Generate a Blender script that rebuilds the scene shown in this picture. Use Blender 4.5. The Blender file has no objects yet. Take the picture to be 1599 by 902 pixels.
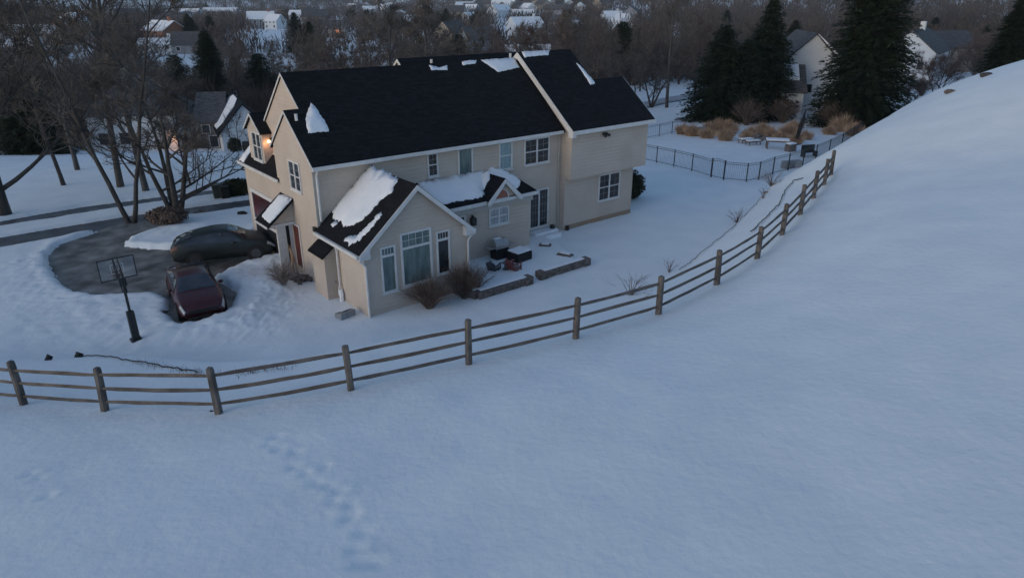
import bpy, bmesh, math, random
import numpy as np
from mathutils import Vector, Matrix, noise
from mathutils.bvhtree import BVHTree
R = math.radians
random.seed(7); rng = np.random.default_rng(7)
S = bpy.context.scene; COL = S.collection

# ------------------------------------------------------------------ camera, sky, sun, exposure
PITCH = 22.8; FPX = 1072.0; CAMZ = 12.0
cam = bpy.data.cameras.new('camera'); co = bpy.data.objects.new('camera', cam); COL.objects.link(co)
co.location = (0, 0, CAMZ); co.rotation_euler = (R(90 - PITCH), 0, 0)
cam.sensor_width = 36; cam.lens = 36 * FPX / 1599; cam.clip_end = 12000; cam.clip_start = .1
S.camera = co
W = bpy.data.worlds.new('World'); S.world = W; W.use_nodes = True
nt = W.node_tree; bg = nt.nodes['Background']
sky = nt.nodes.new('ShaderNodeTexSky'); sky.sky_type = 'NISHITA'; sky.sun_disc = False
SUN_EL, SUN_ROT = 13.0, -128.0      # low dusk sun, behind the camera on the left
sky.sun_elevation = R(SUN_EL); sky.sun_rotation = R(SUN_ROT); sky.air_density = 1.0; sky.dust_density = 1.0; sky.ozone_density = 2.4
nt.links.new(sky.outputs[0], bg.inputs[0]); bg.inputs[1].default_value = .15
sl = bpy.data.lights.new('sun', 'SUN'); sl.energy = .20; sl.angle = R(60); sl.color = (1, .78, .66)
so = bpy.data.objects.new('sun', sl); COL.objects.link(so)
az = R(SUN_ROT)                      # direction towards the sun: (sin, cos)
sd = Vector((math.sin(az) * math.cos(R(20)), math.cos(az) * math.cos(R(20)), math.sin(R(20))))
so.rotation_euler = sd.to_track_quat('Z', 'Y').to_euler()
S.view_settings.view_transform = 'Standard'; S.view_settings.look = 'None'
S.view_settings.gamma = 1; S.view_settings.use_curve_mapping = False
S.view_settings.exposure = .30

# ------------------------------------------------------------------ helpers
def tag(o, label=None, cat=None, group=None, kind=None):
    if label: o['label'] = label
    if cat: o['category'] = cat
    if group: o['group'] = group
    if kind: o['kind'] = kind
    return o
def thing(name, label, cat, loc=(0, 0, 0), rz=0, group=None):
    o = bpy.data.objects.new(name, None); COL.objects.link(o); o.empty_display_size = .3
    o.location = loc; o.rotation_euler = (0, 0, rz)
    return tag(o, label, cat, group)
def copy_tree(o, parent=None):
    c = o.copy(); COL.objects.link(c); c.parent = parent
    for ch in o.children: copy_tree(ch, c)
    return c
class MB:
    def __init__(s): s.v = []; s.f = []; s.m = []; s.mats = []
    def mi(s, m):
        if m not in s.mats: s.mats.append(m)
        return s.mats.index(m)
    def add(s, vs, fs, m=None):
        n = len(s.v); s.v += [tuple(v) for v in vs]
        k = s.mi(m) if m else 0
        for f in fs: s.f.append(tuple(i + n for i in f)); s.m.append(k)
        return s
    def box(s, x0, x1, y0, y1, z0, z1, m=None, M=None):
        vs = [Vector(p) for p in [(x0,y0,z0),(x1,y0,z0),(x1,y1,z0),(x0,y1,z0),(x0,y0,z1),(x1,y0,z1),(x1,y1,z1),(x0,y1,z1)]]
        if M: vs = [M @ v for v in vs]
        return s.add(vs, [(0,3,2,1),(4,5,6,7),(0,1,5,4),(1,2,6,5),(2,3,7,6),(3,0,4,7)], m)
    def prism(s, prof, axis, t0, t1, m=None):
        # prof: list of 2D points; axis 'x': (y,z) profile swept in x; 'y': (x,z) swept in y; 'z': (x,y) swept in z
        def P(p, t): return {'x': (t, p[0], p[1]), 'y': (p[0], t, p[1]), 'z': (p[0], p[1], t)}[axis]
        n = len(prof); vs = [P(p, t0) for p in prof] + [P(p, t1) for p in prof]
        fs = [tuple(range(n)), tuple(range(2*n-1, n-1, -1))] + [(i, (i+1) % n, (i+1) % n + n, i + n) for i in range(n)]
        return s.add(vs, fs, m)
    def tube(s, pts, rads, n=6, cap=True, m=None):
        pts = [Vector(p) for p in pts]
        if not hasattr(rads, '__len__'): rads = [rads] * len(pts)
        vs = []; fs = []; up = Vector((0, 0, 1)); prev = None
        for i, p in enumerate(pts):
            d = (pts[min(i+1, len(pts)-1)] - pts[max(i-1, 0)])
            if d.length < 1e-6: d = Vector((0, 0, 1))
            d.normalize()
            if prev is None:
                a = d.cross(up) if abs(d.z) < .95 else d.cross(Vector((1, 0, 0)))
            else: a = prev - d * prev.dot(d)
            a.normalize(); prev = a; b = d.cross(a)
            for k in range(n):
                t = 2 * math.pi * k / n
                vs.append(p + (a * math.cos(t) + b * math.sin(t)) * rads[i])
        for i in range(len(pts) - 1):
            for k in range(n):
                fs.append((i*n+k, i*n+(k+1) % n, (i+1)*n+(k+1) % n, (i+1)*n+k))
        if cap: fs.append(tuple(range(n-1, -1, -1))); fs.append(tuple(range((len(pts)-1)*n, len(pts)*n)))
        return s.add(vs, fs, m)
    def build(s, name, mat=None, parent=None, smooth=False, bevel=0, loc=None, fixn=True):
        me = bpy.data.meshes.new(name); me.from_pydata(s.v, [], s.f)
        if mat is not None and not s.mats: me.materials.append(mat)
        else:
            for m in s.mats: me.materials.append(m)
            me.polygons.foreach_set('material_index', s.m)
        if fixn:
            bm = bmesh.new(); bm.from_mesh(me); bmesh.ops.recalc_face_normals(bm, faces=bm.faces); bm.to_mesh(me); bm.free()
        if smooth: me.polygons.foreach_set('use_smooth', [True] * len(me.polygons))
        me.update()
        o = bpy.data.objects.new(name, me); COL.objects.link(o)
        if parent: o.parent = parent
        if loc: o.location = loc
        if bevel:
            b = o.modifiers.new('bevel', 'BEVEL'); b.width = bevel; b.segments = 2; b.limit_method = 'ANGLE'
        return o
def raw(name, v, f, mat, parent=None, smooth=False):
    """fast numpy mesh; f is an (n,3) or (n,4) array"""
    me = bpy.data.meshes.new(name); v = np.asarray(v, np.float32); f = np.asarray(f, np.int32); k = f.shape[1]
    me.vertices.add(len(v)); me.vertices.foreach_set('co', v.ravel())
    me.loops.add(f.size); me.loops.foreach_set('vertex_index', f.ravel())
    me.polygons.add(len(f)); me.polygons.foreach_set('loop_start', np.arange(0, f.size, k, dtype=np.int32))
    me.update(calc_edges=True); me.materials.append(mat)
    if smooth: me.polygons.foreach_set('use_smooth', np.ones(len(f), bool))
    o = bpy.data.objects.new(name, me); COL.objects.link(o)
    if parent: o.parent = parent
    return o

# ------------------------------------------------------------------ materials
def mat(name, c, rough=.8, c2=None, scale=3.0, detail=5, bump=0, bscale=None, metal=0, lo=.35, hi=.65, spec=.5, stretch=None, obj=True, bdist=.02):
    m = bpy.data.materials.new(name); m.use_nodes = True; n = m.node_tree.nodes; l = m.node_tree.links
    p = n['Principled BSDF']; p.inputs['Roughness'].default_value = rough; p.inputs['Metallic'].default_value = metal
    p.inputs['Specular IOR Level'].default_value = spec
    p.inputs['Base Color'].default_value = (*c, 1)
    tc = n.new('ShaderNodeTexCoord'); src = tc.outputs['Object' if obj else 'Generated']
    if stretch:
        mp = n.new('ShaderNodeMapping'); mp.inputs['Scale'].default_value = stretch; l.new(src, mp.inputs[0]); src = mp.outputs[0]
    if c2:
        t = n.new('ShaderNodeTexNoise'); t.inputs['Scale'].default_value = scale; t.inputs['Detail'].default_value = detail
        r = n.new('ShaderNodeValToRGB'); r.color_ramp.elements[0].position = lo; r.color_ramp.elements[1].position = hi
        r.color_ramp.elements[0].color = (*c, 1); r.color_ramp.elements[1].color = (*c2, 1)
        l.new(src, t.inputs[0]); l.new(t.outputs[0], r.inputs[0]); l.new(r.outputs[0], p.inputs['Base Color'])
    if bump:
        t2 = n.new('ShaderNodeTexNoise'); t2.inputs['Scale'].default_value = bscale or scale * 3; t2.inputs['Detail'].default_value = 6
        b = n.new('ShaderNodeBump'); b.inputs['Strength'].default_value = bump; b.inputs['Distance'].default_value = bdist
        l.new(src, t2.inputs[0]); l.new(t2.outputs[0], b.inputs['Height']); l.new(b.outputs[0], p.inputs['Normal'])
    return m
def siding(name, c, c2, course=.19, groove=1.0):
    m = mat(name, c, .75, c2, .8, 6)
    n = m.node_tree.nodes; l = m.node_tree.links; p = n['Principled BSDF']
    tc = n.new('ShaderNodeTexCoord'); sp = n.new('ShaderNodeSeparateXYZ'); l.new(tc.outputs['Object'], sp.inputs[0])
    d = n.new('ShaderNodeMath'); d.operation = 'DIVIDE'; d.inputs[1].default_value = course; l.new(sp.outputs['Z'], d.inputs[0])
    fr = n.new('ShaderNodeMath'); fr.operation = 'FRACT'; l.new(d.outputs[0], fr.inputs[0])
    t = n.new('ShaderNodeTexNoise'); t.inputs['Scale'].default_value = 30; l.new(tc.outputs['Object'], t.inputs[0])
    a = n.new('ShaderNodeMath'); a.operation = 'MULTIPLY_ADD'; a.inputs[1].default_value = .25; l.new(t.outputs[0], a.inputs[0]); l.new(fr.outputs[0], a.inputs[2])
    b = n.new('ShaderNodeBump'); b.inputs['Strength'].default_value = groove; b.inputs['Distance'].default_value = .035; b.invert = True
    l.new(a.outputs[0], b.inputs['Height']); l.new(b.outputs[0], p.inputs['Normal'])
    return m
def shingle(name, c, c2):
    m = mat(name, c, .85, c2, 9, 6, lo=.3, hi=.75, spec=.2)
    n = m.node_tree.nodes; l = m.node_tree.links; p = n['Principled BSDF']
    tc = n.new('ShaderNodeTexCoord'); sp = n.new('ShaderNodeSeparateXYZ'); l.new(tc.outputs['Object'], sp.inputs[0])
    ad = n.new('ShaderNodeMath'); ad.operation = 'ADD'; l.new(sp.outputs['X'], ad.inputs[0]); l.new(sp.outputs['Y'], ad.inputs[1])
    cb = n.new('ShaderNodeCombineXYZ'); l.new(ad.outputs[0], cb.inputs[0]); l.new(sp.outputs['Z'], cb.inputs[1])
    br = n.new('ShaderNodeTexBrick'); br.inputs['Scale'].default_value = 1; br.inputs['Brick Width'].default_value = .35; br.inputs['Row Height'].default_value = .09
    br.inputs['Mortar Size'].default_value = .008; br.inputs['Color1'].default_value = (.65,.65,.65,1); br.inputs['Color2'].default_value = (1.5,1.45,1.4,1); br.inputs['Mortar'].default_value = (.5,.5,.5,1)
    l.new(cb.outputs[0], br.inputs[0])
    mx = n.new('ShaderNodeMixRGB'); mx.blend_type = 'MULTIPLY'; mx.inputs[0].default_value = 1
    src = p.inputs['Base Color'].links[0].from_socket
    l.new(src, mx.inputs[1]); l.new(br.outputs['Color'], mx.inputs[2]); l.new(mx.outputs[0], p.inputs['Base Color'])
    b = n.new('ShaderNodeBump'); b.inputs['Strength'].default_value = .5; b.inputs['Distance'].default_value = .012
    l.new(br.outputs['Fac'], b.inputs['Height']); b.invert = True; l.new(b.outputs[0], p.inputs['Normal'])
    return m
def emis(name, c, s):
    m = bpy.data.materials.new(name); m.use_nodes = True; p = m.node_tree.nodes['Principled BSDF']
    p.inputs['Base Color'].default_value = (*c, 1); p.inputs['Emission Color'].default_value = (*c, 1); p.inputs['Emission Strength'].default_value = s
    return m
M = {}
M['snow'] = mat('snow', (.76,.80,.825), .6, (.83,.86,.87), .6, 10, bump=.42, bscale=5.5, spec=.25, bdist=.045)
M['roofsnow'] = mat('roof_snow', (.80,.82,.85), .6, (.88,.88,.89), 1.2, 6, bump=.4, bscale=6, spec=.25, bdist=.05)
M['drive'] = mat('driveway_slush', (.070,.062,.055), .5, (.30,.28,.265), 1.1, 12, bump=.7, bscale=9, lo=.36, hi=.72, stretch=(1,1,1))
M['road'] = mat('wet_asphalt', (.035,.035,.038), .5, (.09,.09,.095), 1.2, 7, bump=.3, bscale=12)
M['siding'] = siding('beige_siding', (.51,.42,.345), (.57,.475,.395))
M['trim'] = mat('white_trim', (.62,.60,.58), .6, (.70,.68,.66), 3)
M['muntin'] = mat('grey_muntin', (.20,.195,.19), .6, (.24,.235,.23), 3)
M['frieze'] = mat('frieze_board', (.42,.40,.36), .6, (.48,.45,.41), 3)
M['shingle'] = shingle('dark_shingles', (.006,.0065,.009), (.013,.0135,.017))
M['shingle2'] = shingle('grey_shingles', (.07,.07,.075), (.13,.13,.135))
M['glass'] = mat('window_glass', (.012,.014,.016), .12, (.03,.032,.035), 2.5, 3, spec=.6)
M['teal'] = mat('curtained_glass', (.085,.125,.12), .15, (.17,.225,.215), 1.6, 4, spec=.5, stretch=(3,3,.6))
M['bluegl'] = mat('pale_curtained_glass', (.20,.30,.32), .2, (.30,.40,.42), 2.5, 3, spec=.5, stretch=(4,4,.5))
M['blind'] = mat('white_blind_glass', (.35,.36,.38), .25, (.45,.46,.48), 4, 3, stretch=(.5,.5,9))
M['redrefl'] = mat('red_reflection_glass', (.22,.07,.045), .2, (.34,.13,.09), 5, 4)  # red reflection put into the colour of the arched pane
M['gredrefl'] = mat('garage_door_red_reflection', (.05,.012,.012), .25, (.42,.06,.045), 1.8, 6, lo=.5, hi=.72)  # red reflection in the glossy door, painted as blotchy colour
M['reddoor'] = mat('red_brown_door', (.10,.025,.022), .4, (.17,.04,.03), 4, 5)
M['dark'] = mat('black_metal', (.012,.012,.013), .45, (.022,.022,.022), 6)
M['black'] = mat('matt_black', (.008,.008,.009), .8)
M['wood'] = mat('weathered_rail', (.085,.065,.05), .85, (.17,.14,.115), 2.2, 8, bump=.6, bscale=10, stretch=(1,1,.35))
M['wood2'] = mat('weathered_rail_dark', (.07,.06,.055), .85, (.15,.13,.115), 2.5, 8, bump=.6, bscale=14)
M['bark'] = mat('bark', (.035,.031,.029), .9, (.075,.068,.064), 3, 6, bump=.6, bscale=8, stretch=(1,1,.3))
M['bark2'] = mat('pale_bark', (.055,.049,.045), .9, (.11,.10,.095), 3, 6, bump=.5, bscale=8, stretch=(1,1,.3))
M['twig'] = mat('twigs', (.085,.070,.060), .9, (.135,.115,.10), .6, 3)
M['twig2'] = mat('reddish_twigs', (.095,.066,.057), .9, (.145,.105,.092), .6, 3)
M['shrubtwig'] = mat('shrub_twigs', (.085,.055,.042), .9, (.16,.115,.09), 3, 3)
M['paletwig'] = mat('pale_shrub_twigs', (.20,.16,.14), .9, (.32,.27,.24), 3, 3)
M['needle'] = mat('conifer_needles', (.012,.024,.012), .8, (.032,.05,.024), .9, 5, spec=.2)
M['needle2'] = mat('evergreen_needles', (.016,.022,.010), .8, (.035,.042,.02), .9, 5, spec=.2)
M['grass'] = mat('tan_grass', (.34,.22,.14), .85, (.50,.36,.25), 1.5, 4)
M['stone'] = mat('patio_stone', (.075,.06,.052), .85, (.19,.16,.145), 6, 7, bump=.8, bscale=9)
M['redcar'] = mat('dark_red_paint', (.048,.009,.012), .30, (.062,.014,.016), 3, 4, spec=.6)
M['greencar'] = mat('dark_green_paint', (.008,.012,.0115), .40, (.013,.018,.017), 3, 4, spec=.6)
M['carglass'] = mat('car_glass', (.03,.035,.045), .06, (.05,.057,.07), 2, 2, spec=.7)
M['tyre'] = mat('tyre_rubber', (.012,.012,.012), .85, (.03,.03,.03), 8)
M['rim'] = mat('wheel_rim', (.12,.12,.125), .35, metal=.7)
M['lamp'] = mat('headlight', (.35,.36,.38), .15, (.5,.5,.5), 8)
M['white'] = mat('white_wall', (.64,.65,.66), .75, (.70,.71,.72), .7, 6)
M['tanwall'] = mat('tan_wall', (.30,.26,.21), .8, (.36,.31,.26), .9, 6)
M['greywall'] = mat('grey_wall', (.20,.21,.23), .8, (.27,.28,.30), .9, 6)
M['stonewall'] = mat('stone_wall', (.10,.09,.08), .85, (.24,.22,.20), 2.2, 8, bump=.6, bscale=5)
M['brick'] = mat('orange_brick', (.28,.12,.07), .85, (.36,.17,.11), 2.5, 7)
M['bin'] = mat('green_bin', (.03,.04,.032), .6, (.05,.06,.05), 4)
M['ac'] = mat('grey_cabinet', (.22,.23,.23), .5, (.30,.31,.31), 4)
M['chair'] = mat('red_chair', (.16,.045,.045), .6, (.22,.07,.065), 6)
M['chairgrey'] = mat('grey_chair', (.05,.055,.065), .6, (.09,.095,.105), 6)
M['steel'] = mat('grill_steel', (.35,.35,.34), .35, (.45,.44,.43), 6, metal=.5)
M['hedge'] = mat('dark_leaves', (.010,.018,.009), .8, (.028,.036,.017), 3, 4)
M['warm'] = emis('warm_bulb', (1.0, .50, .25), 5.0)
M['clear'] = mat('clear_backboard', (.10,.11,.12), .2, (.16,.17,.18), 3)

# ------------------------------------------------------------------ where things stand: camera geometry used only to read positions off the calibrated view
cp, sp = math.cos(R(PITCH)), math.sin(R(PITCH))
def ray(u, v):
    x = (u - 799.5) / FPX; y = (v - 451.) / FPX
    return np.array([x, cp - y * sp, -sp - y * cp])
def P(u, v, z=0.):
    r = ray(u, v); t = (z - CAMZ) / r[2]; return r[0] * t, r[1] * t
def PY(u, v, Y):
    r = ray(u, v); t = Y / r[1]; return r[0] * t, Y, CAMZ + r[2] * t

# ------------------------------------------------------------------ terrain
def sstep(a, b, x): t = np.clip((x - a) / (b - a), 0, 1); return t * t * (3 - 2 * t)
fence_px = [(38,632,2.6),(165,642,2.9),(342,646,3.3),(548,607,3.55),(732,568,3.6),(899,529,3.55),(1028,490,3.55),(1119,444,3.65),(1182,403,3.8),(1221,367,3.9),(1249,336,4.0),(1270,310,4.05),(1287,288,4.1),(1297,275,4.1)]
fence_pts = [(*P(u, v, z), z) for u, v, z in fence_px]
fence_pts.insert(0, (fence_pts[0][0] - 2.75, fence_pts[0][1] + 1.0, 2.35))
crest = [(-60,22),(-30,20),(-20,19.5),(-15,19.5),(-12.6,19.25),(-9.1,17.6),(-6,17.2),(-2,18.5),(1,19.7),(3.8,21.4),(6.2,23.6),(9.8,29.1),(13.7,36.2),(17.2,42),(21,48),(26,53.5),(32,58),(45,66),(70,80),(120,95)]
crest_z = [.2,.8,1.1,1.3,1.5,2.2,2.6,2.9,2.9,2.75,2.8,2.7,2.4,1.7,1.5,1.75,2.5,4.2,5.,4.]
hp_ = [(x, y, z) for x, y, z in fence_pts] + [(x, y, z) for (x, y), z in zip(crest, crest_z)]
hp_ += [(-25,12,1.6),(-20,5,2.4),(-12,8,3.3),(-8,8,3.85),(-2,9,4.1),(4,8.5,4.75),(0,0,5.2),(7,8,5.3),(3,12.5,4.35),(10,14,5.3),(14,20,5.6),(20,28,6.2),(20,20,6.9),
        (29.8,42,8.72),(29,44.5,7.4),(27,46,5.75),(24.1,44,5.5),(20.8,41,4.95),(17.2,37,4.6),(40,50,9.2),(30,53,5.0),(38,60,5.6),(50,70,5.5),(45,40,11),(60,50,12),(60,20,13),(30,5,10),(90,60,13),(100,90,8)]
hpn = np.array(hp_)
def tps_U(r2): return np.where(r2 > 1e-9, r2 * np.log(np.maximum(r2, 1e-9)), 0)
_n = len(hpn); _K = tps_U(((hpn[:, None, :2] - hpn[None, :, :2]) ** 2).sum(-1)) + np.eye(_n) * 6.0
_Pm = np.c_[np.ones(_n), hpn[:, :2]]
_A = np.zeros((_n + 3, _n + 3)); _A[:_n, :_n] = _K; _A[:_n, _n:] = _Pm; _A[_n:, :_n] = _Pm.T
_w = np.linalg.solve(_A, np.r_[hpn[:, 2], 0, 0, 0])
def hill(X, Y):
    out = np.full(X.shape, _w[_n]) + _w[_n+1] * X + _w[_n+2] * Y
    for i in range(_n): out = out + _w[i] * tps_U((X - hpn[i, 0]) ** 2 + (Y - hpn[i, 1]) ** 2)
    return np.clip(out, -1, 14)
def polydist(X, Y, pts, closed=False):
    """distance to polyline + side (positive = right of travel)"""
    d = np.full(X.shape, 1e9); side = np.zeros(X.shape)
    seg = list(zip(pts[:-1], pts[1:])) + ([(pts[-1], pts[0])] if closed else [])
    for (x0, y0), (x1, y1) in seg:
        dx, dy = x1 - x0, y1 - y0; L = dx*dx + dy*dy
        t = np.clip(((X-x0)*dx + (Y-y0)*dy) / L, 0, 1)
        dd = np.hypot(X - x0 - t*dx, Y - y0 - t*dy)
        s = (X-x0)*dy - (Y-y0)*dx
        m = dd < d; d = np.where(m, dd, d); side = np.where(m, s, side)
    return d, side
def inside(X, Y, pts):
    r = np.zeros(X.shape, bool); n = len(pts)
    for i in range(n):
        x0, y0 = pts[i]; x1, y1 = pts[(i+1) % n]
        if y0 == y1: continue
        r ^= ((y0 > Y) != (y1 > Y)) & (X < (x1-x0) * (Y-y0) / (y1-y0) + x0)
    return r
drive_poly = [(-23.5,32.6),(-23.9,33.3),(-24.3,35.0),(-23.8,36.4),(-22.6,38.8),(-21.3,39.6),(-20.9,41.2),(-19.9,41.4),(-20.1,37.5),(-21.0,35.7),(-20.7,34.7),(-19.2,34.2),(-18.1,34.2),(-15.8,34.4),(-14.6,36.6),(-14.2,38.4),(-11.0,36.6),(-10.2,33.4),(-11.5,33.3),(-12.1,32.9),(-12.7,32.3),(-13.5,31.2),(-14.0,30.0),(-12.3,28.3),(-12.0,26.9),(-12.0,26.0),(-12.7,25.0),(-13.3,24.8),(-14.3,25.9),(-15.0,27.5),(-15.8,28.2),(-17.1,28.0),(-18.4,27.9),(-19.5,28.1),(-20.9,29.4),(-22.7,31.5)]
low_strip = [(-60,16.8),(-28.2,36.3),(-23.3,40.3),(-17.4,44.0),(-8.2,49.2),(-7.5,47.4),(-16.8,42.0),(-22.3,38.2),(-27.0,34.2),(-60,14.2)]
up_strip = [(-60,22.4),(-30.4,39.3),(-27.4,42.2),(-20.9,46.4),(-8,53.4),(-7.8,52.1),(-20.5,45.0),(-26.5,40.5),(-29.6,37.9),(-60,20.8)]
pile_line = [(-10.3,32.6),(-11.9,31.9),(-12.9,30.7),(-12.8,29.6),(-11.2,28.4),(-10.9,26.6),(-11.0,25.2),(-12.3,24.2),(-13.7,23.7),(-15.4,24.9),(-16.5,26.9),(-18.5,26.9),(-20.4,27.7),(-22.5,29.6),(-24.2,31.6)]
pile_h = .22
O_H = (-8.213, 28.167); YAW = R(38.9)
def H2W(a, b): return (O_H[0] + a*math.cos(YAW) - b*math.sin(YAW), O_H[1] + a*math.sin(YAW) + b*math.cos(YAW))
patio = [H2W(4.9,-4.3), H2W(7.4,-4.7), H2W(11.2,-4.7), H2W(12.4,-2.0), H2W(12.6,.2), H2W(5.2,.2)]
foot = [P(u, v, 4.1) for u, v in [(428,655),(415,668),(432,678),(458,686),(456,712),(475,725),(505,714),(492,742),(512,748),(528,760),(520,776),(545,782),(552,798),(541,806),(566,830),(556,860),(575,884),(590,885),(560,885),(45,700),(60,735),(30,690)]]
def fbm(X, Y, s, seed=0):
    o = np.zeros(X.shape); a = 1.; r = np.random.default_rng(seed)
    for k in range(4):
        for j in range(3):
            th = r.uniform(0, 6.28); ph = r.uniform(0, 6.28); f = s * 2**k * r.uniform(.7, 1.3)
            o += a * np.sin((X*math.cos(th) + Y*math.sin(th)) * f + ph + 1.3*np.sin((X*math.sin(th*1.7)+Y*math.cos(th*1.7)) * f * .7))
        a *= .5
    return o / 4
def base_ground(X, Y):
    left = sstep(25, -25, X)
    z = -5.2 * sstep(50, 92, Y) * left - 1.2 * sstep(50, 95, Y) * (1 - left) - 3.5 * sstep(95, 260, Y) * (1 - left)
    z = z + 2.0 * sstep(150, 300, Y) * left
    z = z + 75 * sstep(1300, 2700, Y)
    z = z + 46 * np.exp(-(((X - 420) / 330) ** 2 + ((Y - 900) / 330) ** 2))
    z = z + 26 * np.exp(-(((X + 900) / 500) ** 2 + ((Y - 1500) / 500) ** 2))
    z = z + fbm(X, Y, .012, 3) * 1.5 * sstep(110, 300, Y)
    return z
def terrain(X, Y, detail=True):
    X = np.atleast_1d(np.asarray(X, float)); Y = np.atleast_1d(np.asarray(Y, float))
    z = base_ground(X, Y)
    near = (np.abs(X) < 140) & (Y < 140) & (Y > -60)
    if near.any():
        x = X[near]; y = Y[near]; b = z[near]
        h = hill(x, y); d, s = polydist(x, y, crest); sg = np.where(s > 0, d, -d)
        w = 1.1 + 3.2 * sstep(4, -10, x) + 1.5 * sstep(20, 40, x)
        f = sstep(-1, 0, sg / w)
        fade = sstep(140, 95, np.maximum(np.abs(x), y)) * sstep(-60, -30, y)
        zz = b + np.where(h > b, (h - b) * f * fade, 0)
        if detail:
            zz += fbm(x, y, .45, 1) * .035 + fbm(x, y, 2.6, 2) * .012
            dp, _ = polydist(x, y, pile_line)
            lf = sstep(-15.2, -13.2, x); zz += pile_h * (.22 + .78*lf) * np.exp(-(dp / .75) ** 2) * (.75 + .5 * fbm(x, y, 2.6, 5)) 
            zz += np.exp(-(dp / 1.6) ** 2) * (np.abs(fbm(x, y, 6.5, 6)) * (.07 + .10*lf) + np.abs(fbm(x, y, 11.0, 16)) * .05)
            # churned snow left of the house
            zz += .035 * fbm(x, y, 5.2, 7) * np.exp(-(((x + 17) / 8) ** 2 + ((y - 24.5) / 2.6) ** 2))
            # mound by the garage, island
            for (mx, my), mr, mh in [(H2W(-2.7, 9.3), 1.2, .55), (H2W(-1.7, 2.2), 1.0, .3), ((-18.2, 36.6), 2.2, .25)]:
                zz += mh * np.exp(-(((x-mx)**2 + (y-my)**2) / mr**2)) * (1 + .3 * fbm(x, y, 2.6, 8))
            ip = inside(x, y, patio); dpt, _ = polydist(x, y, patio, True)
            zz += .22 * np.where(ip, sstep(0, .3, dpt), 0)
            for poly, wd in ((drive_poly, .28), (low_strip, .3), (up_strip, .3)):
                ins = inside(x, y, poly); dd, _ = polydist(x, y, poly, True)
                dd = dd + .12 * fbm(x, y, 3.0, 9)
                sg = np.where(ins, dd, -dd); k = sstep(-wd * .5, wd * .5, sg)
                zz = zz * (1 - k) + (-.32) * k + .07 * np.exp(-((sg + .35) / .3) ** 2) * (1 - k)
            for fx, fy in foot:
                r2 = (x-fx)**2 + (y-fy)**2
                zz += -.038 * np.exp(-r2 / .008) + .007 * np.exp(-(np.sqrt(r2) - .24)**2 / .006)
        z[near] = zz
    return z
def T(x, y): return float(terrain(x, y)[0])
def Tn(x, y): return float(terrain(x, y, False)[0])
def G(u, v):
    """ground point seen at a pixel of the calibrated view"""
    z = 0.
    for _ in range(25):
        x, y = P(u, v, z); z = .5 * z + .5 * Tn(x, y)
    return x, y, z
def axis(segs):
    out = [segs[0][0]]
    for a, b, d in segs:
        n = max(1, int(round((b - a) / d))); out += list(np.linspace(a, b, n + 1)[1:])
    return np.array(out)
xs = axis([(-4000,-1500,250),(-1500,-400,60),(-400,-90,15),(-90,-32,1.5),(-32,-26,.3),(-26,-11,.13),(-11,-1,.07),(-1,3,.12),(3,24,.22),(24,45,.6),(45,110,2),(110,400,15),(400,1500,60),(1500,4000,250)])
ys = axis([(-200,-20,20),(-20,4,2),(4,13,.08),(13,16,.12),(16,24,.2),(24,42,.13),(42,60,.3),(60,110,1.5),(110,400,12),(400,1500,50),(1500,5500,200)])
GX, GY = np.meshgrid(xs, ys); GZ = terrain(GX.ravel(), GY.ravel())
nx, ny = len(xs), len(ys); idx = np.arange(nx * ny).reshape(ny, nx)
raw('snow_ground', np.c_[GX.ravel(), GY.ravel(), GZ], np.c_[idx[:-1, :-1].ravel(), idx[:-1, 1:].ravel(), idx[1:, 1:].ravel(), idx[1:, :-1].ravel()], M['snow'], smooth=True)['kind'] = 'structure'
def sheet(name, poly, z, m, grow=.35):
    c = np.array(poly); n = len(c); q = []
    for i in range(n):
        e1 = c[i] - c[i-1]; e2 = c[(i+1) % n] - c[i]
        nn = np.array([e1[1], -e1[0]]) / (np.linalg.norm(e1) + 1e-9) + np.array([e2[1], -e2[0]]) / (np.linalg.norm(e2) + 1e-9)
        nn /= (np.linalg.norm(nn) + 1e-9); q.append(c[i] + nn * grow)
    area = sum(c[i][0]*c[(i+1) % n][1] - c[(i+1) % n][0]*c[i][1] for i in range(n))
    if area < 0: q = [2*c[i] - q[i] for i in range(n)]
    mb = MB(); mb.prism([tuple(p) for p in q], 'z', z - .06, z, m); o = mb.build(name, m); o['kind'] = 'structure'
    bm = bmesh.new(); bm.from_mesh(o.data); bmesh.ops.triangulate(bm, faces=bm.faces); bm.to_mesh(o.data); bm.free(); return o
sheet('driveway', drive_poly, -.12, M['drive'])
sheet('road', [(-60,14.0),(-60,17.0),(-28.2,36.6),(-23.3,40.6),(-17.4,44.3),(-8,49.5),(-7.3,47.1),(-16.7,41.7),(-22.2,37.9),(-26.9,33.9)], -.13, M['road'], .1)
sheet('pavement', up_strip[:10], -.14, M['road'], .2)

# ------------------------------------------------------------------ the beige house (local frame: x along the rear wall, y depth, z up)
HOUSE = thing('house', 'large beige two-storey house with black shingle roof at the centre', 'house', (*O_H, 0), YAW)
K = .84
def gable(mb, a0, a1, b0, b1, zb, ze, zr, m=None, br=None):
    br = (b0 + b1) / 2 if br is None else br
    mb.prism([(b0, zb), (b1, zb), (b1, ze if br == (b0+b1)/2 else zr - (b1-br)*(zr-ze)/(br-b0)), (br, zr), (b0, ze)], 'x', a0, a1, m)
w = MB()
gable(w, .70, 14.3, .30, 7.86, -.6, 5.74, 8.92)                       # main block
gable(w, .0, .9, .31, 4.35, -.6, 5.75, 7.53, br=2.44)                # low left bay
w.build('wall', M['siding'], HOUSE)
w = MB(); gable(w, 7.4, 17.5, 1.2, 9.4, 2, 5.7, 9.13); w.build('wall', M['siding'], HOUSE)   # front block
w = MB()
gable(w, 14.25, 17.9, -.50, 8.3, 2.95, 5.75, 9.23)
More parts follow.
